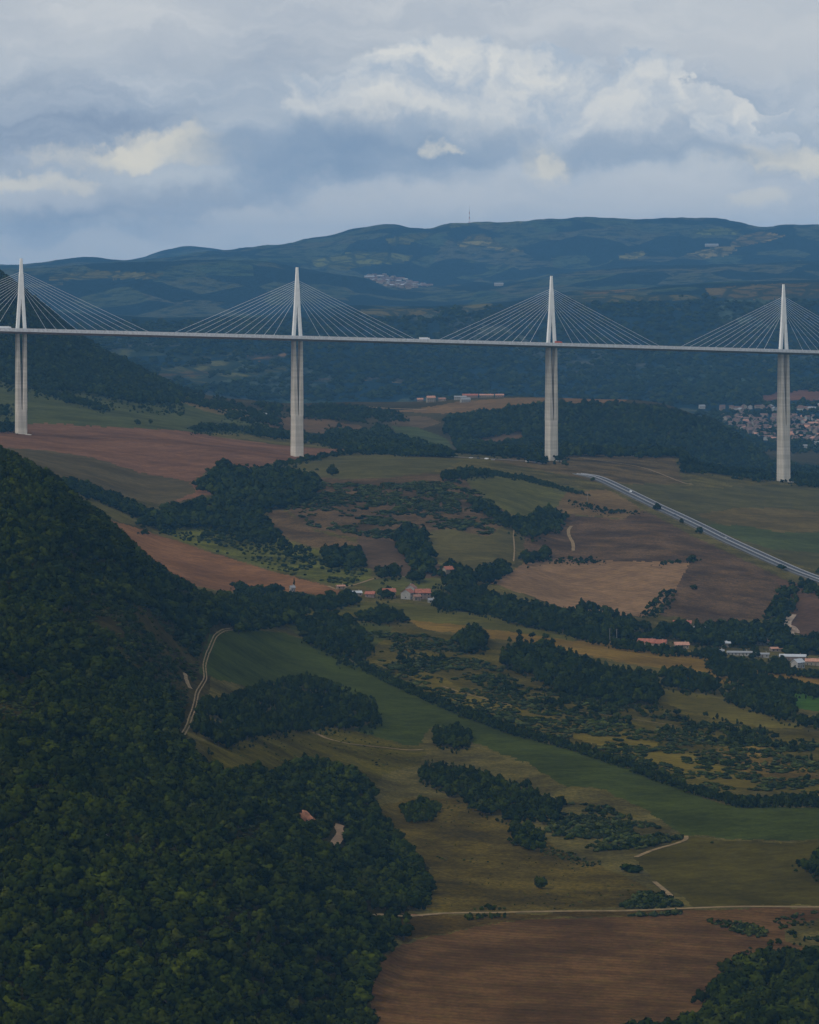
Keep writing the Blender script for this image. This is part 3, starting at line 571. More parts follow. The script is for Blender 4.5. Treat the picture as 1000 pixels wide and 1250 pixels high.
# distant bands that no outline covers
rk = RK[:-1][:, None] + 0 * cx
FID[(FID < 0) & (cd < 5750)] = 0
FID[(FID < 0) & (rk < 17)] = 1000
FID[(FID < 0) & (rk < 21.0)] = 1001
FID[(FID < 0) & (rk < 24)] = 1002
FID[FID < 0] = 1003
V = np.stack([GX, GD, GZ], -1).reshape(-1, 3)
ii = np.arange(NR * NC).reshape(NR, NC)
Q4 = np.stack([ii[:-1, :-1], ii[:-1, 1:], ii[1:, 1:], ii[1:, :-1]], -1)
def patch(name, sel, mat, colr, label, cat=None, d1_=9999):
    q = Q4[sel]
    if len(q) == 0: print('EMPTY FIELD', name, label); return None
    u, inv = np.unique(q.ravel(), return_inverse=True)
    o = mesh_np(name, V[u], inv.reshape(-1, 4), mat, None, True)
    kf = 1.0 if d1_ < 3000 else 1.18; bf = .18 if d1_ < 3000 else .24 if d1_ < 3800 else .34  # blue graded by distance: haze tint offset in the near fields' colour
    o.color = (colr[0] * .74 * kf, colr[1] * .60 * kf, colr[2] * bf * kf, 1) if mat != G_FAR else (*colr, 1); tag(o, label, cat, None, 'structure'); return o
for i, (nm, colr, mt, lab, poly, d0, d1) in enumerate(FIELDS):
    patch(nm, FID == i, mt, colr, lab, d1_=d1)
patch('far_valley_side', FID == 1000, G_HILL, (.055, .052, .034), 'rough brown and green ground beyond the bridge')
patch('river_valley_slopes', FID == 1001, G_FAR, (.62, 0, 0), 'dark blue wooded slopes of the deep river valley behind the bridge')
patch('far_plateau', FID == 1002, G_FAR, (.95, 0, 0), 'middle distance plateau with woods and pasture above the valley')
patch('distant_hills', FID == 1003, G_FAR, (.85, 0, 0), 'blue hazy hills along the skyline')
# country behind and under the viewpoint
mb = MB(); 
mb.v = [(-9000, -6000, 60), (9000, -6000, 60), (9000, 1000, 60), (-9000, 1000, 60)]; mb.f = [(0, 1, 2, 3)]
zb = float(GZ[0].mean()) - 6
mb.v = [(a, b, zb) for a, b, c in mb.v]
o = mb.build('ground', G_SCRUB); o.color = (.07, .07, .04, 1); tag(o, 'level country below the viewpoint', None, None, 'structure')

# ================================================================== viaduct
TP = np.array([0, 1, 2, 3.])
PD = np.array([5030, 5140, 5265, 5405.]); PXP = np.array([25.5, 364, 672, 957.]); PYD = np.array([403, 412, 420.3, 428.5])
cX = np.polyfit(TP, (PXP - 500) / F * PD, 2); cD = np.polyfit(TP, PD, 2); cZ = np.polyfit(TP, CZ - (PYD - HY) / F * PD, 2)
def deck(t): return Vector((np.polyval(cX, t), np.polyval(cD, t), np.polyval(cZ, t)))
def frame_at(t):
    d = deck(t + .01) - deck(t - .01); d.z = 0; U = d.normalized(); return deck(t), U, Vector((-U.y, U.x, 0))
bridge = empty('cable_stayed_viaduct', deck(1.5) - Vector((0, 0, 250)))
BO = Vector(bridge.location)
tag(bridge, 'very long white cable stayed viaduct on tall concrete piers crossing the valley', 'bridge')
def oct_ring(c, U, Vv, z, u0, u1, hv, ch=1.0):
    pts = [(u0 + ch, -hv), (u1 - ch, -hv), (u1, -hv + ch), (u1, hv - ch), (u1 - ch, hv), (u0 + ch, hv), (u0, hv - ch), (u0, -hv + ch)]
    return [tuple(Vector((c.x, c.y, z)) + U * a + Vv * b - BO) for a, b in pts]
PIER_T = [-1, 0, 1, 2, 3, 4]
UNIT = 342.0
def dist_t(u): return u / 345.0
for t in PIER_T:
    c, U, Vv = frame_at(t); zd = c.z
    zg = min(zat(c.x + a, c.y + b) for a, b in ((0, 0), (8, 8), (-8, -8), (8, -8), (-8, 8))) - 3
    zs = max(zd - 96, zg + 8); zt = zd - 4.2
    g = MB(); n = 6
    if zs > zg + 9: pass
    rg = []
    for i in range(n + 1):
        f = i / n; z = zg + (zs - zg) * f; hh = (zd - z) / 96
        hv = 5.0 + 2.4 * min(1, hh) + .9 * max(0, hh - 1) ; hu = 6.2 + .45 * max(0, hh - 1)
        rg.append(oct_ring(c, U, Vv, z, -hu, hu, hv, 1.6))
    g.loft(rg); pier = g.build('pier_shaft', M_CONC, bridge)
    ft = MB(); ft.loft([oct_ring(c, U, Vv, zg - 1, -11, 11, 13, 2), oct_ring(c, U, Vv, zg + 3.2, -10.5, 10.5, 12.5, 2)])
    ft.build('pier_footing', M_CONC, bridge)
    for sgn in (-1, 1):
        g = MB(); rg = []
        for i in range(11):
            f = i / 10; z = zs + (zt - zs) * f; hv = 7.4 - 2.6 * f; w = 5.95 - 2.25 * min(1, f * 1.15)
            outer = 6.2; a, b = (outer - w, outer)
            a, b = (a, b) if sgn > 0 else (-b, -a)
            rg.append(oct_ring(c, U, Vv, z, a, b, hv, .7))
        g.loft(rg); g.build('pier_column', M_CONC, bridge)
    # pylon: two legs meeting in a single mast
    for sgn in (-1, 1):
        g = MB(); rg = []
        for i in range(9):
            f = i / 8; z = zd + 1.0 + 36 * f
            out = 6.5 - 2.4 * f; w = 4.1 - .05 * f
            a, b = out - w, out
            if sgn < 0: a, b = -b, -a
            rg.append(oct_ring(c, U, Vv, z, a, b, 2.1 - .3 * f, .5))
        g.loft(rg); g.build('pylon_leg', M_PYLON, bridge)
    g = MB(); g.loft([oct_ring(c, U, Vv, zd + z, -h, h, v_, .5) for z, h, v_ in ((36.9, 4.12, 1.85), (50, 3.5, 1.7), (66, 2.8, 1.55), (70, 2.3, 1.4), (86.5, 1.55, 1.1))])
    g.build('pylon_mast', M_PYLON, bridge)
    base = c + Vector((0, 0, 0))
    for sgn in (-1, 1):
        for k in range(11):
            uu = (31 + 12.9 * k) * sgn; hk = 46 + 2.35 * k
            p0 = deck(t + uu / 345.0) + Vector((0, 0, .4)); p1 = Vector((c.x, c.y, zd + hk)) + U * sgn * (3.9 - .05 * (hk - 40) * .9)
            g = MB(); g.tube(p0 - BO, p1 - BO, .18, .18, 5); g.build('stay_cable', M_CABLE, bridge)
            g = MB(); dd = (p1 - p0).normalized(); g.tube(p0 - BO - dd * .3, p0 - BO + dd * 3, .45, .34, 6); g.build('cable_anchor', M_PYLON, bridge)
def sweep(profile, ts, name, mat, cap=True):
    g = MB(); rings = []
    for t in ts:
        c, U, Vv = frame_at(t); rings.append([tuple(c + Vv * a + Vector((0, 0, b)) - BO) for a, b in profile])
    g.loft(rings, cap); return g.build(name, mat, bridge)
TS = np.linspace(-1.55, 4.6, 130)
sweep([(-15.6, -.05), (-15.6, -1.0), (-7.2, -4.3), (7.2, -4.3), (15.6, -1.0), (15.6, -.05)], TS, 'deck_girder', M_DECK)
sweep([(-15.4, -.04), (15.4, -.04), (15.4, .06), (-15.4, .06)][::-1], TS, 'deck_roadway', M_ASPH)
for sg in (-1, 1):
    a = 15.7 * sg
    sweep([(a - .12, -1.7), (a + .12, -1.7), (a + .12, 2.2), (a - .12, 2.2)], TS, 'wind_screen', M_SCREEN)
    sweep([(a * .86 - .15, .06), (a * .86 + .15, .06), (a * .86 + .1, 1.05), (a * .86 - .1, 1.05)], TS, 'crash_barrier', M_RAIL)
    for off in (3.2, 6.9, 10.6):
        sweep([(off * sg - .1, .064), (off * sg + .1, .064), (off * sg + .1, .075), (off * sg - .1, .075)][::-1], TS, 'lane_line', M_PAINT)
    # screen posts every 5.7 m joined into one fence framework
    g = MB()
    for t in np.arange(-1.5, 4.5, 1 / 60):
        c, U, Vv = frame_at(t); p = c + Vv * (a + .2 * sg)
        g.tube(p + Vector((0, 0, -1)) - BO, p + Vector((0, 0, 2.3)) - BO, .12, .1, 4)
    w_ = g.build('wind_screen_posts', M_RAIL, bridge); w_['kind'] = 'stuff'
for a in (-2.2, 2.2):
    sweep([(a - .15, .06), (a + .15, .06), (a + .1, 1.0), (a - .1, 1.0)], TS, 'median_barrier', M_RAIL)

# ================================================================== vehicles
def wheels(root, xs, w, r=.5):
    for x in xs:
        for s in (-1, 1):
            g = MB(); g.tube((x, s * w - .15, r), (x, s * w + .15, r), r, r, 12); g.build('wheel', M_RUBBER, root)
def truck(loc, rz, label, box_col, cab_col, group, L=13.0, H=4.3):
    r = empty('lorry', loc, rz); tag(r, label, 'lorry', group)
    g = MB(); g.loft([[(x, y, z) for x, y in ((-L / 2, -1.25), (L / 2 - .2, -1.25), (L / 2 - .2, 1.25), (-L / 2, 1.25))] for z in (1.15, H)])
    g.build('cargo_box', box_col, r)
    c = MB(); c.loft([[(L / 2 + .2, -1.2, z0), (L / 2 + x1, -1.2, z0), (L / 2 + x1, 1.2, z0), (L / 2 + .2, 1.2, z0)] for z0, x1 in ((.6, 2.5), (1.6, 2.55), (3.0, 2.2), (3.8, 1.7))])
    cab = c.build('cab', cab_col, r)
    g = MB(); g.box(L / 2 + 2.3, -1.0, 1.75, L / 2 + 2.6, 1.0, 2.7); g.build('windscreen', M_GLASS, cab)
    g = MB(); g.box(-L / 2, -.5, .8, L / 2 + 2, .5, 1.15); g.build('chassis', M_RUBBER, r)
    wheels(r, (-L / 2 + 1.2, -L / 2 + 2.5, -L / 2 + 3.8, L / 2 - 1, L / 2 + 1.6), 1.05, .5)
    return r
def car(loc, rz, label, colr, group, van=False):
    r = empty('van' if van else 'car', loc, rz); tag(r, label, 'van' if van else 'car', group)
    h = 2.0 if van else 1.0
    g = MB(); g.loft([[(x, y * w, z) for x, y in ((-2.3, -1), (2.3, -1), (2.3, 1), (-2.3, 1))] for z, w in ((.35, .84), (.7, .9), (h * .95, .86))])
    b = g.build('body', colr, r)
    g = MB(); g.loft([[(-1.9 + i, -.75 + .1 * k, z), (1.0 - .5 * k + (.6 if van else 0), -.75 + .1 * k, z), (1.0 - .5 * k + (.6 if van else 0), .75 - .1 * k, z), (-1.9 + i, .75 - .1 * k, z)] for k, z, i in ((0, h * .95, 0), (1, h * .95 + (.45 if van else .5), .35))])
    g.build('cabin_glass', M_GLASS, r)
    g = MB(); z = h * .95 + (.45 if van else .5); g.box(-1.5, -.62, z, .5, .62, z + .06); g.build('roof', colr, r)
    wheels(r, (-1.45, 1.45), .78, .34); return r
P_WHITE = solid('white_vehicle_paint', (.85, .85, .85), .35, .02); P_RED = solid('orange_red_vehicle_paint', (.52, .10, .04), .35, .02)
P_DARK = solid('dark_vehicle_paint', (.05, .06, .08), .3, .02); P_SILVER = solid('silver_vehicle_paint', (.40, .41, .42), .3, .02)
def on_deck(px, lane):
    t = np.interp(px, [25.5, 364, 672, 957], [0, 1, 2, 3]) if 25 < px < 957 else (px - 25.5) / 338
    c, U, Vv = frame_at(t); p = c + Vv * lane + Vector((0, 0, .08)); return p, math.atan2(U.y, U.x)
gv = 'vehicles crossing the viaduct'
for px, lane, kind, lab in ((510, -11, 'tw', 'white articulated lorry between the two middle pylons'), (4, -11, 'tw2', 'white lorry near the left end of the visible deck'),
                            (675, -11, 'tr', 'orange red lorry passing the third pylon from the left'), (345, 9, 'cw', 'white van left of the second pylon on the deck'),
                            (441, -8.5, 'cw2', 'pale van on the deck right of the second pylon'), (148, 6, 'cs', 'silver car on the deck between the first and second pylon'),
                            (780, -6, 'cd', 'dark car on the deck between the third and fourth pylon'), (860, 8, 'cs2', 'silver car approaching the rightmost pylon')):
    p, a = on_deck(px, lane)
    if kind[0] == 't': truck(p, a, lab, P_RED if kind == 'tr' else P_WHITE, P_RED if kind == 'tr' else P_WHITE, gv, 7.0 if kind == 'tr' else 11.0)
    else: car(p, a, lab, {'cw': P_WHITE, 'cs': P_SILVER, 'cd': P_DARK}[kind[:2]], gv, kind[:2] == 'cw')

# ================================================================== motorway and tracks
def smooth_path(pts, step):
    P = np.array(pts, float); s = np.concatenate([[0], np.cumsum(np.hypot(*np.diff(P[:, :2], axis=0).T))])
    n = max(2, int(s[-1] / step)); q = np.linspace(0, s[-1], n + 1)
    x = pchip(s, P[:, 0], q); y = pchip(s, P[:, 1], q)
    k = 2
    xs = np.convolve(np.pad(x, k, 'edge'), np.ones(2 * k + 1) / (2 * k + 1), 'valid'); ys = np.convolve(np.pad(y, k, 'edge'), np.ones(2 * k + 1) / (2 * k + 1), 'valid')
    return xs, ys
def normals(x, y):
    dx = np.gradient(x); dy = np.gradient(y); l = np.hypot(dx, dy) + 1e-9; return -dy / l, dx / l
def ribbon(xy, offs, name, mat, parent=None, lift=.25, thick=0.0, zs=None, wv=0.0):
    x, y = xy; nx, ny = normals(x, y); cols = []
    for i_, o_ in enumerate(offs):
        w = o_ + (fbm(x / 7 + o_, y / 7, 2) * wv if wv else 0)
        X = x + nx * w; Y = y + ny * w
        Z = (ground(X, Y)[0] if zs is None else zs) + lift
        cols.append(np.stack([X, Y, Z], -1))
    if zs is None and len(offs) > 1:
        zc = np.max([c[:, 2] for c in cols], 0)
        for c in cols: c[:, 2] = .5 * c[:, 2] + .5 * zc if thick == 0 else zc
    if thick:
        cols = [cols[0] - [0, 0, thick]] + cols + [cols[-1] - [0, 0, thick]]
    Vv = np.stack(cols, 1); n, m = Vv.shape[:2]; I = np.arange(n * m).reshape(n, m)
    Fq = np.stack([I[:-1, :-1], I[1:, :-1], I[1:, 1:], I[:-1, 1:]], -1).reshape(-1, 4)
    return mesh_np(name, Vv.reshape(-1, 3), Fq, mat, parent, False)
mp_ = [(700, 578), (716, 581), (732, 586), (752, 595), (775, 606), (800, 618), (825, 630), (850, 642), (880, 657), (910, 671), (940, 685), (970, 698), (1000, 709), (1060, 728)]
mw = [hit(a, b, 3900, 5600)[:2] for a, b in mp_]
mx, my = smooth_path(mw, 8.0)
nx_, ny_ = normals(mx, my)
mz = np.max([ground(mx + nx_ * o_, my + ny_ * o_)[0] for o_ in (-9, -5, 0, 5, 9)], 0); mz = np.convolve(np.pad(mz, 6, 'edge'), np.ones(13) / 13, 'valid') + .7
M_MRAIL = solid('motorway_barrier', (.22, .225, .24), .6, .1, .3)
M_DKRAIL = solid('dull_barrier', (.14, .145, .15), .7, .1, .3)
M_WORN = solid('worn_road_paint', (.17, .17, .165), .8)
mwy = empty('motorway', (0, 0, 0)); tag(mwy, 'grey dual carriageway motorway running down the slope at right', None, None, 'structure')
ribbon((mx, my), (-10.5, -7.8), 'embankment', G_GRASS, mwy, lift=-.3, zs=mz, thick=3).color = (.10, .085, .06, 1)
ribbon((mx, my), (7.8, 10.5), 'embankment', G_GRASS, mwy, lift=-.3, zs=mz, thick=3).color = (.10, .085, .06, 1)
for s in (-1, 1):
    lo, hi = sorted((.9 * s, 7.8 * s)); M_RD = M_ASPH
    ribbon((mx, my), (lo, hi), 'carriageway', M_ASPH, mwy, zs=mz, lift=0, thick=2)
    for o_ in (7.0,): ribbon((mx, my), sorted((s * o_, s * (o_ + .18))), 'edge_line', M_WORN, mwy, zs=mz, lift=.02)
    ribbon((mx, my), sorted((s * 4.2, s * 4.35)), 'lane_line', M_WORN, mwy, zs=mz, lift=.02)
    ribbon((mx, my), sorted((s * 7.6, s * 7.85)), 'crash_barrier', (M_MRAIL if s > 0 else M_DKRAIL), mwy, zs=mz, lift=.95, thick=.9)
ribbon((mx, my), (-.9, .9), 'median_strip', solid('pale_gravel', (.12, .115, .10)), mwy, zs=mz, lift=.1, thick=1)
ribbon((mx, my), (-.25, .25), 'median_barrier', M_MRAIL, mwy, zs=mz, lift=1.0, thick=.9)
gm = 'vehicles on the motorway at right'
for px, py, cc, lab, vn in ((594, 561.5, P_WHITE, 'white van on the country road left of the third pier', True), (602, 562.5, P_SILVER, 'silver car just right of the white van on the country road', False), (584, 560.5, P_DARK, 'dark car left of the white van on the country road', False), (644, 564.5, P_WHITE, 'white van closest to the foot of the third pier', True), (575, 560, P_WHITE, 'small white car farthest left on the country road', False)):
    x, y, z = hit(px, py, 4800, 5700); car((x, y, z + .6), .1, lab, cc, 'vehicles on the country road between the piers', vn)
for f_, o_, k_, lab in ((.2, 2.9, 'w', 'white van on the far end of the motorway'), (.42, -2.9, 'd', 'dark car in the middle of the visible motorway'), (.62, 2.9, 's', 'silver car on the lower half of the motorway'), (.83, -5.5, 'w', 'white car near the right edge of the motorway')):
    i_ = int(f_ * len(mx)); a = math.atan2(my[i_ + 1] - my[i_], mx[i_ + 1] - mx[i_])
    car((mx[i_] + nx_[i_] * o_, my[i_] + ny_[i_] * o_, mz[i_] + .02), a, lab, {'w': P_WHITE, 'd': P_DARK, 's': P_SILVER}[k_], gm, 'van' in lab)
def track(pts, w, label, mat=M_DIRT, d0=0, d1=1e9, name='dirt_track', lift=.22, wv=.35, two=False):
    p = [hit(a, b, d0, d1)[:2] for a, b in pts]; xy = smooth_path(p, 2.5 if p[0][1] < 3000 else 5)
    if two:
        e = empty(name, (0, 0, 0)); tag(e, label, None, None, 'structure')
        for s in (-1, 1): ribbon(xy, sorted((s * w * .18, s * w * .5)), 'wheel_rut', mat, e, lift=lift, wv=wv * .4)
        return xy
    o = ribbon(xy, (-w / 2, -w / 6, w / 6, w / 2), name, mat, None, lift=lift, wv=wv); tag(o, label, None, None, 'structure'); return xy
TRACKS = []
TRACKS.append(track([(440, 1123), (490, 1119), (520, 1117), (560, 1114.5), (620, 1114), (700, 1112.5), (770, 1112), (830, 1109.5), (880, 1107.5), (930, 1107), (1000, 1107.5), (1060, 1109)], 4.0, 'pale dirt track crossing above the foreground field', d1=2500))
TRACKS.append(track([(222, 900), (232, 878), (238, 860), (243, 842), (250, 830), (250, 810), (255, 795), (262, 778), (272, 770), (285, 768)], 2.4, 'pale double rut track climbing beside the left forest', d1=3300, two=True))
TRACKS.append(track([(226, 822), (229, 834), (233, 842)], 2.5, 'short faint path left of the double rut track', d1=3300))
TRACKS.append(track([(404, 1036), (409, 1031), (414, 1024), (417, 1019), (413, 1013), (416, 1008)], 4.5, 'short pale bend of track showing in a forest gap', mat=solid('bright_dirt', (.22, .135, .07), .9, .2, .5), d1=2400))
TRACKS.append(track([(372, 892), (385, 895), (400, 902), (420, 907), (450, 911), (480, 914), (505, 916), (518, 915)], 3.0, 'faint curved path through the yellowish meadow', d1=2900))
TRACKS.append(track([(775, 1047), (800, 1037), (825, 1030), (838, 1024), (837, 1020)], 2.5, 'faint path at the tip of the middle thicket', d1=2700))
TRACKS.append(track([(798, 1076), (808, 1084), (822, 1096)], 2.5, 'short path beside the green bush by the pale track', d1=2700))
TRACKS.append(track([(700, 673), (699, 662), (695, 655), (694, 648), (698, 642)], 3.4, 'short pale hook of track on the brown hillside', d0=3900, d1=4900, lift=.35))
TRACKS.append(track([(627, 686), (628, 670), (627, 655), (628, 640)], 1.4, 'faint straight path across the pasture bowl', d0=3900, d1=4900, lift=.3))
TRACKS.append(track([(400, 715), (412, 720), (425, 716), (440, 712), (460, 706), (500, 704)], 3, 'lane leading to the hamlet', d0=3500, d1=4500, lift=.3))
TRACKS.append(track([(962, 790), (964, 775), (960, 762), (967, 750)], 9, 'pale quarry track between the sheds and the brown field', d0=3500, d1=4400, lift=.35, mat=solid('pale_quarry_dust', (.26, .19, .13), .95, .3, .3)))
TRACKS.append(track([(436, 549), (470, 553), (500, 555), (540, 557), (590, 560), (640, 563), (664, 567)], 9, 'country road passing behind the third pier', d0=4900, d1=5700, lift=.5, mat=solid('worn_pale_asphalt', (.22, .19, .17), .9, .15, .3)))
TRACKS.append(track([(414, 545), (440, 549), (470, 554), (500, 556)], 9, 'pale road bend right of the second pier', d0=4900, d1=5700, lift=.5, mat=MATS['worn_pale_asphalt']))
TRACKS.append(track([(690, 556), (730, 562), (780, 570), (800, 576), (830, 588), (846, 592)], 3, 'worn path across the brown plateau', d0=4800, d1=5600, lift=.4))
TRACKS.append(track([(420, 496), (445, 497), (470, 499), (500, 500), (522, 501)], 10, 'pale road climbing to the farm on the crest', d0=6300, d1=7300, lift=.8))
TRACKS.append(track([(540, 838), (580, 850), (640, 863), (700, 868), (760, 876), (830, 886)], 1.3, 'faint path following the yellow green strip', d0=2400, d1=3400))
# bare earth and rock showing
def outcrop(px, py, w, dep, h, mat, name, label, d0=0, d1=1e9):
    x, y, z = hit(px, py, d0, d1); g = bpy.data.meshes.new(name)
    n, m = 22, 9; vs = []
    for i in range(m):
        for j in range(n):
            a = j / (n - 1) * 2 - 1; b = i / (m - 1)
            X = x + a * w / 2 * (1 + .1 * math.sin(b * 3)); Y = y + b * dep
            prof = math.sin(min(1, b * 2.2) * math.pi / 2) * (1 - a * a * .8) * (1 if b < .6 else (1 - b) / .4)
            Z = zat(X, Y) - .8 + h * prof + float(fbm(np.array(X / 2.3), np.array(Y / 1.7 + b * 5), 3)) * h * .35
            vs.append((X - x, Y - y, Z - z))
    I = np.arange(n * m).reshape(m, n); Fq = np.stack([I[:-1, :-1], I[:-1, 1:], I[1:, 1:], I[1:, :-1]], -1).reshape(-1, 4)
    o = mesh_np(name, np.array(vs), Fq, mat); o.location = (x, y, z); tag(o, label, None, None, 'structure'); return o
outcrop(375, 1004, 12, 8, 5.5, M_REDROCK, 'earth_bank', 'orange red earth bank in a gap of the lower forest', d1=2400)
outcrop(388, 896, 8, 5, .9, M_REDROCK, 'earth_bank', 'small reddish bare patch at the start of the meadow path', d1=2900)
outcrop(505, 1118, 14, 4, 1.2, M_REDROCK, 'earth_bank', 'red earth bank at the left end of the pale track', d1=2300)
outcrop(966, 772, 16, 30, 6, solid('quarry_rock', (.28, .2, .14), .95, .4, .2), 'quarry_face', 'pale rocky quarry face above the sheds', 3500, 4400)
outcrop(128, 1019, 6, 3, 1.0, M_ROCK, 'rock_outcrop', 'small pale rock showing in the left forest', d1=2400)
outcrop(308, 1120, 5, 3, 1.0, M_ROCK, 'rock_outcrop', 'pale boulder in the lower forest gap', d1=2400)

# ================================================================== houses
_hm = {}
def hmesh(key, fn):
    if key not in _hm: g = MB(); fn(g); me = bpy.data.meshes.new(key[0]); me.from_pydata(g.v, [], g.f); me.update(); _hm[key] = me
    return _hm[key]
def put(name, me, mat, parent, loc=(0, 0, 0)):
    key = (me.name, mat.name)
    if key not in _hm:
        c = me.copy(); c.materials.append(mat); _hm[key] = c
    o = bpy.data.objects.new(name, _hm[key]); COL.objects.link(o); o.parent = parent; o.location = loc; return o
def house(loc, rz, w, l, h, rh, wall, roof, label, group=None, detail=True, name='house', cat='house'):
    r = empty(name, (loc[0], loc[1], loc[2] - .4), rz); tag(r, label, cat, group)
    w, l, h, rh = [round(q * 2) / 2 for q in (w, l, h, rh)]
    def fw(g):
        g.box(-w / 2, -l / 2, 0, w / 2, l / 2, h)
        if rh > 0:
            b = len(g.v); g.v += [(-w / 2, -l / 2, h), (-w / 2, l / 2, h), (-w / 2, 0, h + rh - .15), (w / 2, -l / 2, h), (w / 2, l / 2, h), (w / 2, 0, h + rh - .15)]; g.f += [(b, b + 2, b + 1), (b + 3, b + 4, b + 5)]
    wl = put('wall', hmesh(('wall', w, l, h, rh), fw), wall, r)
    def fr(g):
        e = .5
        for s in (-1, 1):
            y0 = s * (l / 2 + e); z0 = h - rh * e / (l / 2)
            g.loft([[(x, y0, z0), (x, 0, h + rh), (x, 0, h + rh + .25), (x, y0, z0 + .25)] for x in (-w / 2 - e, w / 2 + e)])
    rf = put('roof', hmesh(('roof', w, l, h, rh), fr), roof, r)
    if detail:
        nw = max(2, int(w / 3))
        for fl in range(1 if h < 4.5 else 2):
            for i in range(nw):
                x = -w / 2 + (i + .5) * w / nw
                if fl == 0 and i == nw // 2:
                    put('door', hmesh(('door', 1), lambda g: g.box(-.5, -.08, 0, .5, .04, 2.1)), M_WOOD, r, (x, -l / 2 - .02, .4)); continue
                put('window', hmesh(('window', 1), lambda g: g.box(-.5, -.06, 0, .5, .05, 1.25)), M_GLASS, r, (x, -l / 2 - .01, 1.2 + fl * 2.7))
        put('window', hmesh(('side_window', 1), lambda g: g.box(-.05, -.5, 0, .06, .5, 1.25)), M_GLASS, r, (w / 2, 0, 1.3))
        put('window', hmesh(('side_window', 1), lambda g: None), M_GLASS, r, (-w / 2, 0, 1.3))
        put('chimney', hmesh(('chimney', 1), lambda g: g.box(-.4, -.4, 0, .4, .4, 1.6)), wall, rf, (w * .28, l * .12, h + rh * .7))
    return r
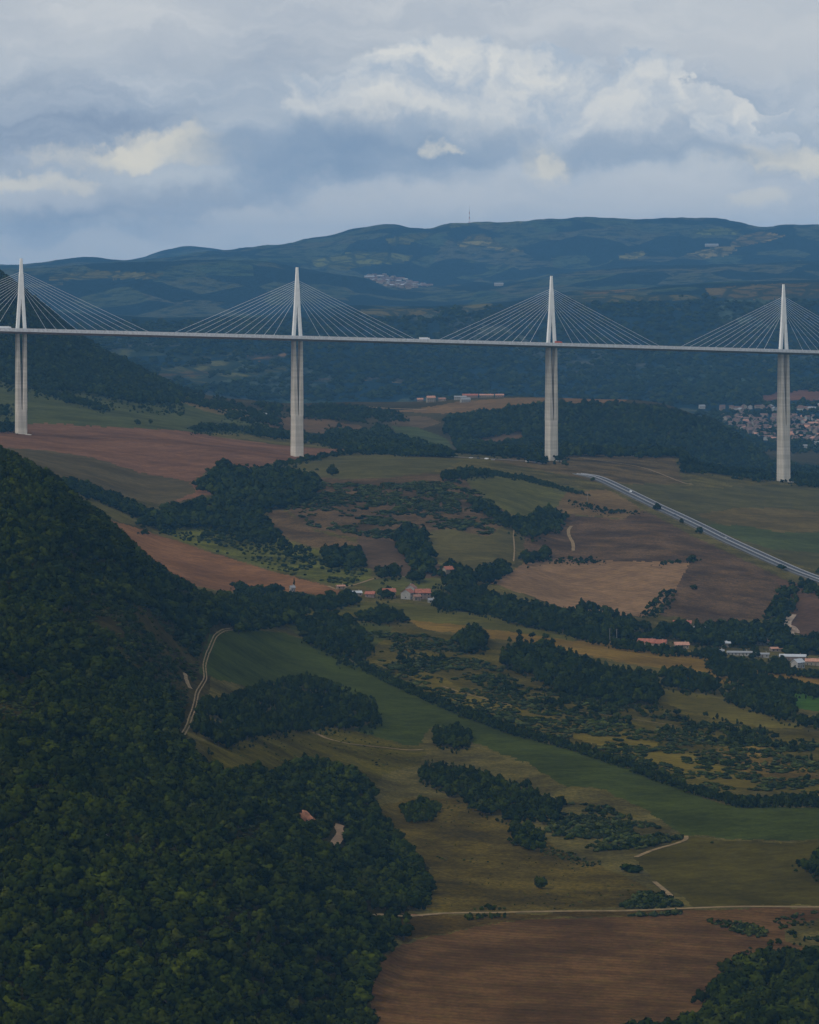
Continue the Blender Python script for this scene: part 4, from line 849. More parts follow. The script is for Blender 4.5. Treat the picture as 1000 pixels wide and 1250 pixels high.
HS = [  # px py w l h rh wall roof rot label
 (475, 729, 11, 8, 5.5, 2.5, 2, 0, .1, 'house with orange tiled roof at the left of the hamlet row', 3400, 3800),
 (452, 729, 8, 6, 3.5, 2, 3, 0, -.2, 'small low house with red roof left of the orange roofed house', 3400, 3800),
 (435, 727, 9, 6, 3, 1.5, 2, 3, .2, 'dark grey roofed shed at the left end of the hamlet', 3400, 3800),
 (498, 731, 11, 9, 6, 3, 1, 0, 1.2, 'large white house with gable front in the middle of the hamlet', 3400, 3800),
 (502, 725, 9, 8, 6, 3, 1, 1, 1.3, 'white house standing behind the large white house of the hamlet', 3400, 3800),
 (516, 731, 13, 9, 6, 3, 3, 0, .1, 'wide house with bright red roof at the right of the hamlet', 3400, 3800),
 (509, 733, 6, 5, 4, 1.5, 2, 1, .3, 'narrow brown outhouse between the white and the red roofed house', 3400, 3800),
 (527, 736, 6, 5, 3, 1.5, 1, 4, .2, 'tiny white shed at the right end of the hamlet', 3400, 3800),
 (547, 706, 8, 7, 9, 2.5, 0, 0, .5, 'tall cream tower like house among trees above the hamlet', 3550, 4200),
 (547, 715, 7, 5, 2.5, .5, 1, 4, 0, 'low white shed in front of the tall cream house', 3550, 4200),
 (357, 722, 4, 4, 4, 1.5, 1, 4, .4, 'tiny white hut at the end of the reddish ploughed strip', 3300, 4200),
 (416, 719, 7, 5, 3, 1.2, 2, 2, .3, 'small barn at the right tip of the reddish ploughed strip', 3500, 4200),
 (833, 765, 16, 9, 4, 2.2, 3, 0, -.1, 'long low house with salmon red roof behind the creek trees', 3450, 4200),
 (852, 771, 12, 8, 4, 1, 1, 4, .15, 'white roofed shed right of the salmon roofed house', 3450, 4200),
 (790, 788, 14, 9, 3.5, 2.5, 2, 0, -.35, 'left wing of the red roofed farmhouse by the tan field', 3300, 3800),
 (803, 790, 14, 9, 4, 2.5, 0, 0, -.2, 'main house of the red roofed farmhouse by the tan field', 3300, 3800),
 (832, 791, 12, 8, 3.5, 2, 0, 2, .1, 'small house with orange roof right of the red farmhouse', 3300, 3800),
 (884, 789, 10, 8, 3.5, 1.5, 2, 3, .1, 'grey roofed barn above the long white shed', 3400, 3900),
 (878, 798, 8, 6, 3, 1, 1, 4, 0, 'little white shed left of the long white shed', 3300, 3800),
 (903, 800, 21, 7, 3, 1, 1, 4, -.12, 'long low white shed beside the tan field', 3300, 3800),
 (931, 802, 11, 7, 3, 1, 1, 4, -.1, 'short white shed right of the long white shed', 3300, 3800),
 (930, 787, 16, 9, 4, 1.5, 0, 1, .1, 'tan warehouse above the white sheds', 3400, 3900),
 (950, 795, 14, 8, 3, 1, 2, 2, .2, 'low tan building under the quarry track', 3400, 3900),
 (968, 806, 22, 10, 4, 1.5, 3, 3, -.15, 'wide grey roofed warehouse near the right edge', 3300, 3800),
 (974, 815, 9, 7, 5, 2.5, 1, 3, .8, 'white gabled house in front of the grey warehouse', 3300, 3700),
 (994, 812, 14, 9, 4, 2, 0, 2, -.2, 'cream building at the right picture edge', 3300, 3800),
 (526, 491, 14, 11, 8, 3, 0, 2, .2, 'big cream farmhouse at the left end of the crest farm', 6500, 7300),
 (513, 490, 10, 7, 4, 2, 3, 2, 0, 'small pinkish house left of the big cream farmhouse', 6500, 7300),
 (540, 489.6, 12, 8, 4, 2, 2, 1, -.2, 'brown stone barn right of the big cream farmhouse', 6500, 7300),
 (562, 488, 20, 10, 5, 2, 1, 4, .1, 'bright white hangar in the middle of the crest farm', 6500, 7300),
 (568, 491, 16, 9, 5, 3, 1, 4, .3, 'white arched shed in front of the white hangar', 6500, 7300),
 (574, 486, 26, 10, 5, 2.5, 3, 0, 0, 'long red roofed barn behind the white hangar', 6500, 7300),
 (594, 485, 24, 10, 4, 2, 0, 2, 0, 'long pale barn right of the red roofed barn', 6500, 7300),
 (610, 485, 14, 9, 4, 2, 3, 2, 0, 'small barn at the right end of the crest farm', 6500, 7300),
 (747, 555, 17, 9, 5, 1.0, 1, 4, 0, 'white flat roofed building on the plateau edge right of the third pier', 5200, 5700),
 (775, 556, 7, 6, 4, 1.5, 1, 4, .2, 'small white cabin at the plateau edge', 5200, 5700),
 (702, 554, 6, 5, 5, 1.5, 0, 2, .2, 'little cream hut behind the third pier', 5200, 5700),
 (648, 543, 10, 7, 4, 2, 1, 2, .1, 'pale hut in the trees left of the third pier', 5300, 6900),
 (408, 533, 7, 6, 5, 2, 1, 3, .5, 'white cottage in the trees right of the second pier', 5300, 6600),
 (320, 509, 14, 8, 5, 1.5, 1, 3, .5, 'grey roofed building among trees left of the second pier', 5300, 6600),
 (857, 499, 12, 10, 6, 3, 1, 4, .2, 'white villa standing alone left of the valley town', 7600, 9200),
 (985, 547, 14, 9, 5, 2, 1, 4, .1, 'bright white building below the valley town', 7500, 9000),
 (997, 543, 12, 9, 5, 2, 1, 4, .3, 'white building at the right edge of the valley town', 7500, 9000),
 (869, 301, 60, 26, 9, 4, 1, 4, 0, 'long white hall on the distant hillside', 16500, 20500),
 (609, 349, 34, 20, 8, 4, 1, 4, 0, 'lone white building at the foot of the distant hills', 12000, 16500),
]
for px, py, w, l, h, rh, wi, ri, rt, lab, d0, d1 in HS:
    x, y, z = hit(px, py, d0, d1)
    house((x, y, z), rt, w, l, h, rh, WALLS[wi], ROOFS[ri], lab, None, y < 7500, 'barn' if 'barn' in lab or 'shed' in lab or 'hangar' in lab else 'house', 'barn' if 'barn' in lab or 'shed' in lab or 'hangar' in lab or 'warehouse' in lab else 'house')
def town(polys, n, d0, d1, sz, labs, group, roofs, seed):
    r_ = random.Random(seed); pts = []; tries = 0
    while len(pts) < n and tries < 40000:
        tries += 1; poly = polys[r_.randrange(len(polys))]; P = np.array(poly)
        px, py = r_.uniform(P[:, 0].min(), P[:, 0].max()), r_.uniform(P[:, 1].min(), P[:, 1].max())
        if not inpoly(np.array([px]), np.array([py]), poly)[0]: continue
        x, y, z = hit(px, py, d0, d1)
        if any(abs(x - a) < sz * .8 and abs(y - b) < sz * 1.6 for a, b, _ in pts): continue
        pts.append((x, y, z))
    sizes = [(sz * a, sz * b, c, d) for a, b, c, d in ((1, .8, 6, 2.5), (1.4, .8, 5, 2.5), (.8, .8, 7, 2.5), (1.9, .9, 6, 3))]
    for i, (x, y, z) in enumerate(pts):
        a, b, c, d = sizes[r_.randrange(4)]; wi = r_.choice([0, 2, 1, 3, 3, 2]); ri = r_.choice(roofs)
        house((x, y, z), r_.uniform(-.6, .6) + r_.choice([0, 1.57]), a, b, c, d, WALLS[wi], ROOFS[ri], labs.format(w={0: 'cream', 1: 'white', 2: 'tan', 3: 'pinkish'}[wi], r={0: 'red tiled', 1: 'brown tiled', 2: 'pale red tiled', 3: 'grey', 4: 'whitish', 5: 'dark brown', 6: 'faded terracotta'}[ri], s='left of' if x / y < .0895 else 'right of'), group, False)
town([[(878, 509), (905, 508), (1060, 512), (1060, 541), (975, 540), (955, 543), (930, 536), (912, 528), (895, 519)]], 170, 7550, 9300, 11, 'small {w} town house with {r} roof {s} the rightmost pier', 'houses of the valley town behind the rightmost pier', [6, 6, 5, 5, 2], 3)
town([[(878, 498), (1060, 496), (1060, 502), (878, 503)]], 34, 7800, 9500, 11, '{w} house with {r} roof in the row above the town {s} the pier', 'houses in the row above the valley town', [6, 5, 4, 5], 5)
town([[(446, 337), (470, 335), (500, 343), (525, 349), (500, 353), (470, 349)]], 75, 13600, 19800, 22, 'tiny {w} village house with {r} roof under the distant hills', 'houses of the distant village', [6, 5, 5, 3], 9)

# ================================================================== poles and mast
def pole(px, py, h, d0, d1, label, grp):
    x, y, z = hit(px, py, d0, d1); r = empty('utility_pole', (x, y, z)); tag(r, label, 'pole', grp)
    g = MB(); g.tube((0, 0, -.5), (0, 0, h), .2, .14, 8); g.build('shaft', solid('pale_concrete_pole', (.22, .21, .20)) if 'pale_concrete_pole' not in MATS else MATS['pale_concrete_pole'], r)
    g = MB(); g.box(-1.1, -.12, h - .8, 1.1, .12, h - .6); g.build('crossarm', M_WOOD, r)
pole(744.5, 785, 12, 3250, 3700, 'pale utility pole in front of the creek trees, left one of the pair', 'poles by the creek trees')
pole(753, 784, 11, 3250, 3700, 'pale utility pole in front of the creek trees, right one of the pair', 'poles by the creek trees')
pole(717, 616, 14, 4300, 5000, 'pale pole between the green meadow and the tan half round field', None)
x, y, z = hit(573, 272.5, 18500, 21500)
ms = empty('radio_mast', (x, y, z)); tag(ms, 'thin radio mast on the skyline of the distant hills', 'mast')
MW, MR = solid('mast_white', (.6, .6, .6)), solid('mast_red', (.4, .08, .05))
for k in range(6):
    g = MB(); z0, z1 = k * 12 - 4, (k + 1) * 12 - 4; w0, w1 = 3.4 - .5 * k, 3.4 - .5 * (k + 1)
    for a in range(3):
        q = [2 * math.pi * (a + j) / 3 for j in (0, 1)]
        A = (math.cos(q[0]) * w0, math.sin(q[0]) * w0, z0); B_ = (math.cos(q[0]) * w1, math.sin(q[0]) * w1, z1); C_ = (math.cos(q[1]) * w1, math.sin(q[1]) * w1, z1)
        g.tube(A, B_, .7, .6, 5); g.tube(A, C_, .4, .4, 4)
    g.build('mast_section', (MR, MW)[k % 2], ms)
g = MB(); g.tube((0, 0, 68), (0, 0, 84), .7, .3, 6); g.build('antenna', MW, ms)

# ================================================================== trees
def leaf_crown(rs, lobes, nleaf, size, sq=1.0, core=True):
    """quads spread over lumpy lobes, facing outward with jitter"""
    vs, fs, nn = [], [], []
    lob = np.array(lobes, float); wgt = lob[:, 3] ** 2; wgt /= wgt.sum()
    k = rs.choice(len(lob), nleaf, p=wgt)
    dr = rs.normal(size=(nleaf, 3)); dr /= np.linalg.norm(dr, axis=1)[:, None]
    dr[:, 2] = np.where(dr[:, 2] < -.45, -dr[:, 2] * .5, dr[:, 2])
    rr = lob[k, 3][:, None] * rs.uniform(.72, 1.08, (nleaf, 1)) * np.array([1, 1, sq])
    P = lob[k, :3] + dr * rr
    for i in range(nleaf):
        n = Vector(dr[i]) + Vector(rs.normal(size=3)) * .30; n.normalize(); t = n.orthogonal().normalized(); b = n.cross(t)
        a = rs.uniform(0, 6.28); u = t * math.cos(a) + b * math.sin(a); w = n.cross(u); s = size * rs.uniform(.6, 1.35); p = Vector(P[i]); q = len(vs)
        bend = n * s * .25
        for (c1, c2, e) in ((-1, -.8, 0), (1, -.9, 0), (.9, 1, 1), (-1, .9, 1)): vs.append(tuple(p + u * s * .5 * c1 + w * s * .5 * c2 - bend * e)); nn.append(tuple((Vector(dr[i]) + (p - Vector((0, 0, .45))).normalized() * .6 + n * .35).normalized()))
        fs.append((q, q + 1, q + 2, q + 3))
    if core:
        for x, y, z, r in lobes:
            q = len(vs); n1, n2 = 7, 4
            for i in range(n2 + 1):
                th = math.pi * i / n2
                for j in range(n1):
                    ph = 2 * math.pi * j / n1; m_ = .80 * r * (1 + rs.uniform(-.12, .12))
                    vs.append((x + m_ * math.sin(th) * math.cos(ph), y + m_ * math.sin(th) * math.sin(ph), z + m_ * math.cos(th) * sq)); nn.append((math.sin(th) * math.cos(ph), math.sin(th) * math.sin(ph), math.cos(th)))
            for i in range(n2):
                for j in range(n1): fs.append((q + i * n1 + j, q + (i + 1) * n1 + j, q + (i + 1) * n1 + (j + 1) % n1, q + i * n1 + (j + 1) % n1))
    return vs, fs, nn
def trunk_geo(rs, h=.35, r=.035, limbs=4, spread=.22):
    g = MB(); g.tube((0, 0, -.12), (rs.normal() * .01, rs.normal() * .01, h), r, r * .6, 6)
    for i in range(limbs):
        a = i * 6.28 / limbs + rs.uniform(0, 1); g.tube((0, 0, h * .75), (math.cos(a) * spread, math.sin(a) * spread, h + rs.uniform(.12, .3)), r * .55, r * .2, 5)
    return g.v, g.f
def make_proto(name, seed, style, nleaf, size, mat, trunk=True):
    rs = np.random.default_rng(seed)
    if style == 'oak':
        n = rs.integers(5, 8); lob = [(0, 0, .58, .30)]
        for i in range(n):
            a = i * 6.28 / n + rs.uniform(-.4, .4); d = rs.uniform(.2, .32); lob.append((math.cos(a) * d, math.sin(a) * d, rs.uniform(.36, .66), rs.uniform(.15, .24)))
        lob.append((rs.uniform(-.1, .1), rs.uniform(-.1, .1), .78, .2))
    elif style == 'round':
        lob = [(0, 0, .5, .38)] + [(math.cos(a) * .22, math.sin(a) * .22, rs.uniform(.3, .7), rs.uniform(.16, .24)) for a in rs.uniform(0, 6.28, 5)]
    elif style == 'tall':
        lob = [(rs.uniform(-.05, .05), rs.uniform(-.05, .05), z, r) for z, r in ((.25, .17), (.42, .2), (.6, .18), (.77, .14), (.9, .085))] + [(math.cos(a) * .14, math.sin(a) * .14, rs.uniform(.3, .6), .12) for a in rs.uniform(0, 6.28, 3)]
    elif style == 'bush':
        lob = [(math.cos(a) * d, math.sin(a) * d, rs.uniform(.18, .42), rs.uniform(.22, .36)) for a, d in zip(rs.uniform(0, 6.28, 5), rs.uniform(.05, .42, 5))]
    vs, fs, nn = leaf_crown(rs, lob, nleaf, size)
    tv, tf = trunk_geo(rs) if trunk else ([], [])
    me = bpy.data.meshes.new(name); b = len(vs)
    me.from_pydata(vs + tv, [], fs + [tuple(q + b for q in f) for f in tf]); me.materials.append(mat); me.materials.append(M_BARK)
    if tf:
        mi = np.zeros(len(me.polygons), np.int32); mi[len(fs):] = 1; me.polygons.foreach_set('material_index', mi)
    me.update(); me.polygons.foreach_set('use_smooth', np.ones(len(me.polygons), bool))
    me.normals_split_custom_set_from_vertices(nn + [Vector((v[0], v[1], .01)).normalized() for v in tv]); return me
def variants(pref, specs):
    c = bpy.data.collections.new(pref); out = []
    for i, (st, seed, nl, sz, mat, tr) in enumerate(specs):
        me = make_proto(pref, seed, st, nl, sz, mat, tr); o = bpy.data.objects.new('%s_%02d' % (pref, i), me); c.objects.link(o); out.append(o)
    return c, out
C_OAK, P_OAK = variants('oak_tree', [('oak', i, 340, .105, M_LEAF, True) for i in range(7)] + [('round', 20 + i, 320, .1, M_LEAF, True) for i in range(3)])
C_DARK, P_DRK = variants('dark_tree', [('tall', i, 240, .085, M_DARK, True) for i in range(3)] + [('oak', 40 + i, 300, .105, M_DARK, True) for i in range(5)])
C_BUSH, P_BSH = variants('bush', [('bush', i, 130, .17, M_BUSH, False) for i in range(4)] + [('bush', 9, 130, .17, M_LEAF, False), ('bush', 12, 130, .17, M_DARK, False)])
C_FAR, P_FAR = variants('far_tree', [('oak', 60 + i, 90, .2, M_DARK, False) for i in range(5)])
C_MIX = bpy.data.collections.new('mixed_tree')
for o in P_OAK + P_DRK[3:6] + P_DRK[:2]: C_MIX.objects.link(o)
def gn_group(coll):
    g = bpy.data.node_groups.new('place_' + coll.name, 'GeometryNodeTree')
    g.interface.new_socket('Geometry', in_out='INPUT', socket_type='NodeSocketGeometry'); g.interface.new_socket('Geometry', in_out='OUTPUT', socket_type='NodeSocketGeometry')
    N, L = g.nodes, g.links
    gi = N.new('NodeGroupInput'); go = N.new('NodeGroupOutput'); ip = N.new('GeometryNodeInstanceOnPoints'); ci = N.new('GeometryNodeCollectionInfo')
    ci.inputs['Collection'].default_value = coll; ci.inputs['Separate Children'].default_value = True; ci.inputs['Reset Children'].default_value = True
    def attr(nm, dt):
        a = N.new('GeometryNodeInputNamedAttribute'); a.data_type = dt; a.inputs[0].default_value = nm; return next(o for o in a.outputs if o.enabled and o.name == 'Attribute')
    cb = N.new('ShaderNodeCombineXYZ'); L.new(attr('turn', 'FLOAT'), cb.inputs[2])
    e2r = N.new('FunctionNodeEulerToRotation'); L.new(cb.outputs[0], e2r.inputs[0])
    L.new(gi.outputs[0], ip.inputs['Points']); L.new(ci.outputs[0], ip.inputs['Instance']); ip.inputs['Pick Instance'].default_value = True
    L.new(attr('kind_index', 'INT'), ip.inputs['Instance Index']); L.new(e2r.outputs[0], ip.inputs['Rotation']); L.new(attr('size', 'FLOAT_VECTOR'), ip.inputs['Scale'])
    L.new(ip.outputs[0], go.inputs[0]); return g
GNS = {c.name: gn_group(c) for c in (C_OAK, C_DARK, C_BUSH, C_FAR, C_MIX)}
def scatter_obj(name, pts, sc, turn, idx, coll, label, cat, kind='stuff', group=None):
    me = bpy.data.meshes.new(name); n = len(pts); c0 = pts.mean(0)
    me.vertices.add(n); me.vertices.foreach_set('co', (pts - c0).astype(np.float32).ravel())
    a = me.attributes.new('size', 'FLOAT_VECTOR', 'POINT'); a.data.foreach_set('vector', sc.astype(np.float32).ravel())
    a = me.attributes.new('turn', 'FLOAT', 'POINT'); a.data.foreach_set('value', turn.astype(np.float32))
    a = me.attributes.new('kind_index', 'INT', 'POINT'); a.data.foreach_set('value', idx.astype(np.int32))
    o = bpy.data.objects.new(name, me); COL.objects.link(o); o.location = c0
    md = o.modifiers.new('trees', 'NODES'); md.node_group = GNS[coll.name]; tag(o, label, cat, group, kind); return o
ALLBIG = []
CLEAR = [np.array([hit(375 + q, 1005, 0, 2400)[:2]]) for q in (-12, -8, -4, 0, 4, 8, 12)]
for xy in TRACKS[:4]: CLEAR.append(np.stack(xy, -1))
def wood(polys, spacing, hr, coll, label, d0, d1, name='woodland', cat='woodland', dens=1.0, patch_=0.0, wide=1.0, minus=(), single=True, clearw=4.4, kind='stuff', up=.72, seed=None, jit=.5, grp=None):
    rs = np.random.default_rng(abs(hash(label)) % 1000 if seed is None else seed) if False else np.random.default_rng(sum(map(ord, label)))
    spacing = spacing * (1.22 if hr[1] > 4.9 and spacing < 10 else 1.0)
    allp = np.concatenate([np.array(p, float) for p in polys]); pad = 8
    x0 = min((allp[:, 0].min() - 500) / F * d for d in (d0, d1)); x1 = max((allp[:, 0].max() - 500) / F * d for d in (d0, d1))
    gx = np.arange(x0, x1, spacing); gy = np.arange(d0, d1, spacing)
    X, Y = np.meshgrid(gx, gy); X = X + (np.arange(len(gy)) % 2)[:, None] * spacing / 2
    X = (X + rs.uniform(-jit, jit, X.shape) * spacing).ravel(); Y = (Y + rs.uniform(-jit, jit, Y.shape) * spacing).ravel()
    p = 500 + F * X / Y; s = (p > allp[:, 0].min() - 3) & (p < allp[:, 0].max() + 3) & (Y > d0) & (Y < d1); X, Y, p = X[s], Y[s], p[s]
    z, r, j = ground(X, Y); q = HY + F * (CZ - z) / Y; vis = VISD[r, j] | VISD[np.minimum(r + 3, NR - 1), j]
    hm_ = .5 * (hr[0] + hr[1]); qq = q - up * hm_ * F / Y; qt = q - .05 * hm_ * F / Y
    ins = np.zeros(X.shape, bool)
    pw = p + fbm(X / 11, Y / 17, 3) * (5 if hr[1] > 4.9 else 3); qw = qq + fbm(X / 12 + 5, Y / 20, 3) * (3.4 if hr[1] > 4.9 else 2)
    for po in polys: ins |= inpoly(pw, qw, po)
    for po in minus: ins &= ~inpoly(pw, qw, po)
    rim = np.zeros(X.shape, bool)
    if hr[1] > 4.9 and minus == () and spacing < 12:
        for po in polys:
            P_ = np.array(po, float); cc = P_.mean(0); ex = max(6.0, np.ptp(P_[:, 0]) * .08) / max(1, np.ptp(P_[:, 0])); ey = max(4.0, np.ptp(P_[:, 1]) * .12) / max(1, np.ptp(P_[:, 1]))
            rim |= inpoly(pw, qw, (P_ - cc) * [1 + 2 * ex, 1 + 2 * ey] + cc)
        rim &= ~ins & (rs.random(X.shape) < .42)
    keep = (ins | rim) & vis & (rs.random(X.shape) < dens)
    if patch_: keep &= (fbm(X / 22 + 3, Y / 34, 3) + rs.uniform(-.15, .15, X.shape)) > (patch_ - .5) * .7
    X, Y, z, rim = X[keep], Y[keep], z[keep], rim[keep]
    if len(X) == 0: print('EMPTY WOOD', label); return
    for c in CLEAR:
        near = (X > c[:, 0].min() - 9) & (X < c[:, 0].max() + 9) & (Y > c[:, 1].min() - 16) & (Y < c[:, 1].max() + 12); k_ = np.ones(len(X), bool)
        for i in np.where(near)[0]:
            dx = c[:, 0] - X[i]; dy = c[:, 1] - Y[i]
            if (np.hypot(dx, np.where(dy > 0, dy * .35, dy)) < clearw).any(): k_[i] = False
        X, Y, z, rim = X[k_], Y[k_], z[k_], rim[k_]
    n = len(X); h = rs.uniform(0, 1, n) ** 1.3 * (hr[1] - hr[0]) + hr[0]; h *= (1 + .3 * fbm(X / 30, Y / 40, 2)) * rs.uniform(.85, 1.18, n); h = np.where(rim, h * rs.uniform(.2, .55, n), h)
    w = h * rs.uniform(.85, 1.25, n) * wide; sc = np.stack([w, w * rs.uniform(.9, 1.1, n), h], -1)
    turn = rs.uniform(0, 6.28, n); idx = rs.integers(0, len(coll.objects), n); pts = np.stack([X, Y, z - .05 * h], -1)
    ALLBIG.append(dict(name=name, pts=pts, sc=sc, turn=turn, idx=idx, coll=coll, label=label, cat=cat, kind=kind, single=single, grp=grp))
def woods_done():
    # the 300 trees that show largest become single trees, the rest of every wood stays one object
    size, ref = [], []
    for a, w in enumerate(ALLBIG):
        if not w['single']: continue
        p = 500 + F * w['pts'][:, 0] / w['pts'][:, 1]; q = HY + F * (CZ - w['pts'][:, 2]) / w['pts'][:, 1]
        s = w['sc'][:, 2] * w['sc'][:, 0] / w['pts'][:, 1] ** 2; s = np.where((p > 4) & (p < 996) & (q < 1246), s, 0)
        size.append(s); ref.append(np.stack([np.full(len(s), a), np.arange(len(s))], -1))
    size = np.concatenate(size); ref = np.concatenate(ref); top = ref[np.argsort(-size)[:270]]
    for a, w in enumerate(ALLBIG):
        own = top[top[:, 0] == a][:, 1]; keep = np.ones(len(w['pts']), bool); keep[own] = False
        objs = list(w['coll'].objects)
        for i in own:
            src = objs[w['idx'][i]]; o = bpy.data.objects.new('tree', src.data); COL.objects.link(o)
            o.location = w['pts'][i]; o.rotation_euler = (0, 0, w['turn'][i]); o.scale = w['sc'][i]
            zx = 500 + F * w['pts'][i, 0] / w['pts'][i, 1]; zy = HY + F * (CZ - w['pts'][i, 2]) / w['pts'][i, 1]
            big_ = 'large' if w['sc'][i, 2] > 8.2 else ('tall' if w['sc'][i, 0] < w['sc'][i, 2] * .95 else 'broad')
            zone = ('outer left' if zx < 70 else 'left' if zx < 140 else 'inner left' if zx < 210 else 'middle' if zx < 280 else 'inner right' if zx < 350 else 'right' if zx < 430 else 'outer right') + (' bottom' if zy > 1200 else ' lowest' if zy > 1150 else ' lower' if zy > 1090 else ' upper') + ' of '
            tag(o, big_ + ' tree in the ' + zone + TREE_PLACE.get(w['label'], 'woodland'), 'tree', 'trees of ' + TREE_PLACE.get(w['label'], 'the woodland'))
        if keep.any(): scatter_obj(w['name'], w['pts'][keep], w['sc'][keep], w['turn'][keep], w['idx'][keep], w['coll'], w['label'], w['cat'], w['kind'], w['grp'])
TREE_PLACE = {}
L1 = 'dense dark oak forest covering the whole left hillside'
TREE_PLACE[L1] = 'the left hillside forest'
W1 = [(-60,400),(-60,524),(0,545),(60,575),(130,630),(168,668),(208,700),(240,712),(290,716),(345,720),(372,738),(365,752),(330,762),(300,765),(262,768),(250,790),(243,815),(228,850),(218,890),(242,922),(262,938),(330,938),(370,925),(425,930),(455,955),(462,985),(480,1015),(515,1045),(528,1072),(524,1098),(494,1104),(500,1130),(473,1158),(458,1188),(450,1215),(446,1400),(-60,1400)]
SP = [[(60,745),(120,715),(200,745),(250,790),(240,870),(222,870),(190,830),(130,790)], [(-30,806),(28,818),(56,850),(38,880),(-30,880)], [(205,712),(262,716),(270,730),(225,728)], [(284,1010),(330,985),(345,990),(300,1030)],[(225,1150),(290,1095),(330,1100),(300,1118),(250,1150)]]
wood([W1], 4.2, (3.8, 9.4), C_MIX, L1, 1430, 3300, name='forest', cat='forest', minus=SP, wide=1.02)
wood(SP[:3], 5.2, (2.5, 5.5), C_OAK, 'scattered small trees on the bare heath patches of the left hillside', 1500, 3300, name='young_trees', cat='trees', patch_=.45, single=False)
wood(SP, 3.2, (.9, 2.4), C_BUSH, 'low brown green bushes on the heath patches of the left hillside', 1500, 3300, name='shrubs', cat='shrubs', single=False, patch_=.2, wide=1.4)
L = 'tall dark pines and oaks behind the double rut track'; TREE_PLACE[L] = 'the dark grove by the track'
wood([[(228,880),(240,858),(262,850),(290,848),(318,838),(345,828),(370,822),(400,832),(440,850),(462,862),(464,880),(420,884),(350,886),(320,893),(270,908),(235,905)]], 4.6, (6, 9.5), C_DARK, L, 1900, 2900, wide=.75, up=.6, patch_=.15)
L = 'rounded dark thicket stretching right from the meadow path'; TREE_PLACE[L] = 'the central dark thicket'
wood([[(512,936),(530,930),(570,934),(620,950),(665,964),(690,976),(684,994),(652,998),(610,992),(585,985),(550,964),(518,948)]], 4.2, (4.6, 7), C_DARK, L, 1900, 2800)
wood([[(622,995),(655,1003),(664,1028),(640,1033),(622,1012)]], 4.6, (4.5, 6.5), C_OAK, 'small lighter grove under the dark thicket', 1900, 2700, single=False, name='grove', cat='grove')
wood([[(690,975),(740,980),(790,1000),(832,1019),(790,1030),(730,1035),(690,1030),(660,1012)]], 3.4, (2, 4), C_BUSH, 'scrubby dark brush tapering to a point beside the long green field', 1900, 2700, single=False, name='brushwood', cat='shrubs', patch_=.3)
wood([[(640,1020),(700,1040),(750,1055),(760,1068),(700,1052),(650,1035)]], 3.6, (1, 2.2), C_BUSH, 'low weeds and bushes under the scrubby brush', 1900, 2700, single=False, name='shrubs', cat='shrubs', patch_=.4)
L = 'forest corner at the lower right under the furrowed field'; TREE_PLACE[L] = 'the forest corner at the lower right'
wood([[(650,1400),(700,1262),(770,1252),(828,1244),(852,1212),(880,1184),(912,1164),(955,1155),(1060,1160),(1060,1400)]], 4.4, (4, 9), C_MIX, L, 1350, 2200)
wood([[(866,1118),(905,1122),(936,1132),(930,1140),(895,1134),(868,1122)]], 2.6, (1.6, 3), C_BUSH, 'island of dark bushes in the corner of the furrowed field', 1600, 2200, single=False, name='bushes', cat='bushes')
wood([[(940,1118),(1000,1108),(1060,1110),(1060,1150),(985,1145),(950,1130)]], 3.0, (1.2, 3), C_BUSH, 'purplish brown bushes at the right edge above the forest corner', 1600, 2200, single=False, name='bushes', cat='bushes', patch_=.3)
L = 'dark trees cut by the right picture edge beside the olive meadow'; TREE_PLACE[L] = 'the right edge group'
wood([[(968,1050),(985,1038),(1010,1030),(1060,1025),(1060,1075),(1000,1062)]], 4.8, (6, 8.5), C_OAK, L, 1700, 2500)
wood([[(755,1100),(785,1086),(815,1090),(842,1104),(828,1112),(765,1114)]], 2.6, (1.6, 4.2), C_BUSH, 'bright green bushes on the pale track', 1800, 2400, single=False, name='bushes', cat='bushes')
wood([[(560,1110),(600,1104),(625,1108),(620,1118),(562,1120)]], 3.0, (1.8, 3), C_OAK, 'row of green bushes hiding the track left of centre', 1800, 2300, single=False, name='bushes', cat='bushes')
wood([[(488,985),(515,972),(540,982),(528,998),(500,1000)]], 3.4, (3, 4.5), C_OAK, 'pale green bush group on the brown slope', 1800, 2500, single=False, name='bushes', cat='bushes')
wood([[(444,985),(480,1000),(470,1012),(445,1005)]], 4, (3, 5), C_OAK, 'young trees at the edge of the forest by the brown slope', 1800, 2500, single=False, name='young_trees', cat='trees')
wood([[(533,889),(552,884),(572,891),(571,905),(552,909),(534,902)]], 3.4, (5.5, 7.0), C_DARK, 'big round clump of dark trees alone at the edge of the long green field', 2300, 2800, single=False, name='tree_clump', cat='trees')
wood([[(505,985),(560,975),(700,1045),(790,1085),(700,1108),(540,1105),(530,1060)]], 6, (.5, 1.2), C_BUSH, 'sparse dwarf shrubs on the brown fallow slope', 1800, 2700, single=False, name='shrubs', cat='shrubs', patch_=.55, dens=.6)
wood([[(250,915),(330,893),(430,895),(515,918),(455,965),(370,940)]], 6, (.5, 1.5), C_BUSH, 'small shrubs on the yellowish meadow', 1800, 2900, single=False, name='shrubs', cat='shrubs', patch_=.5, dens=.6)
L = 'dark belt of big trees in the scrubland right of centre'; TREE_PLACE[L] = 'the scrubland tree belt'
wood([[(612,792),(640,780),(670,783),(700,793),(725,806),(762,812),(800,826),(808,846),(772,852),(720,842),(680,836),(655,818),(618,806)]], 6.2, (8, 12), C_DARK, L, 2500, 3450)
wood([[(560,772),(575,762),(590,772),(590,786),(565,788)]], 5, (8, 11), C_DARK, 'single clump of tall trees between the meadow and the scrubland', 2800, 3450, name='tree_clump', cat='trees', single=False)
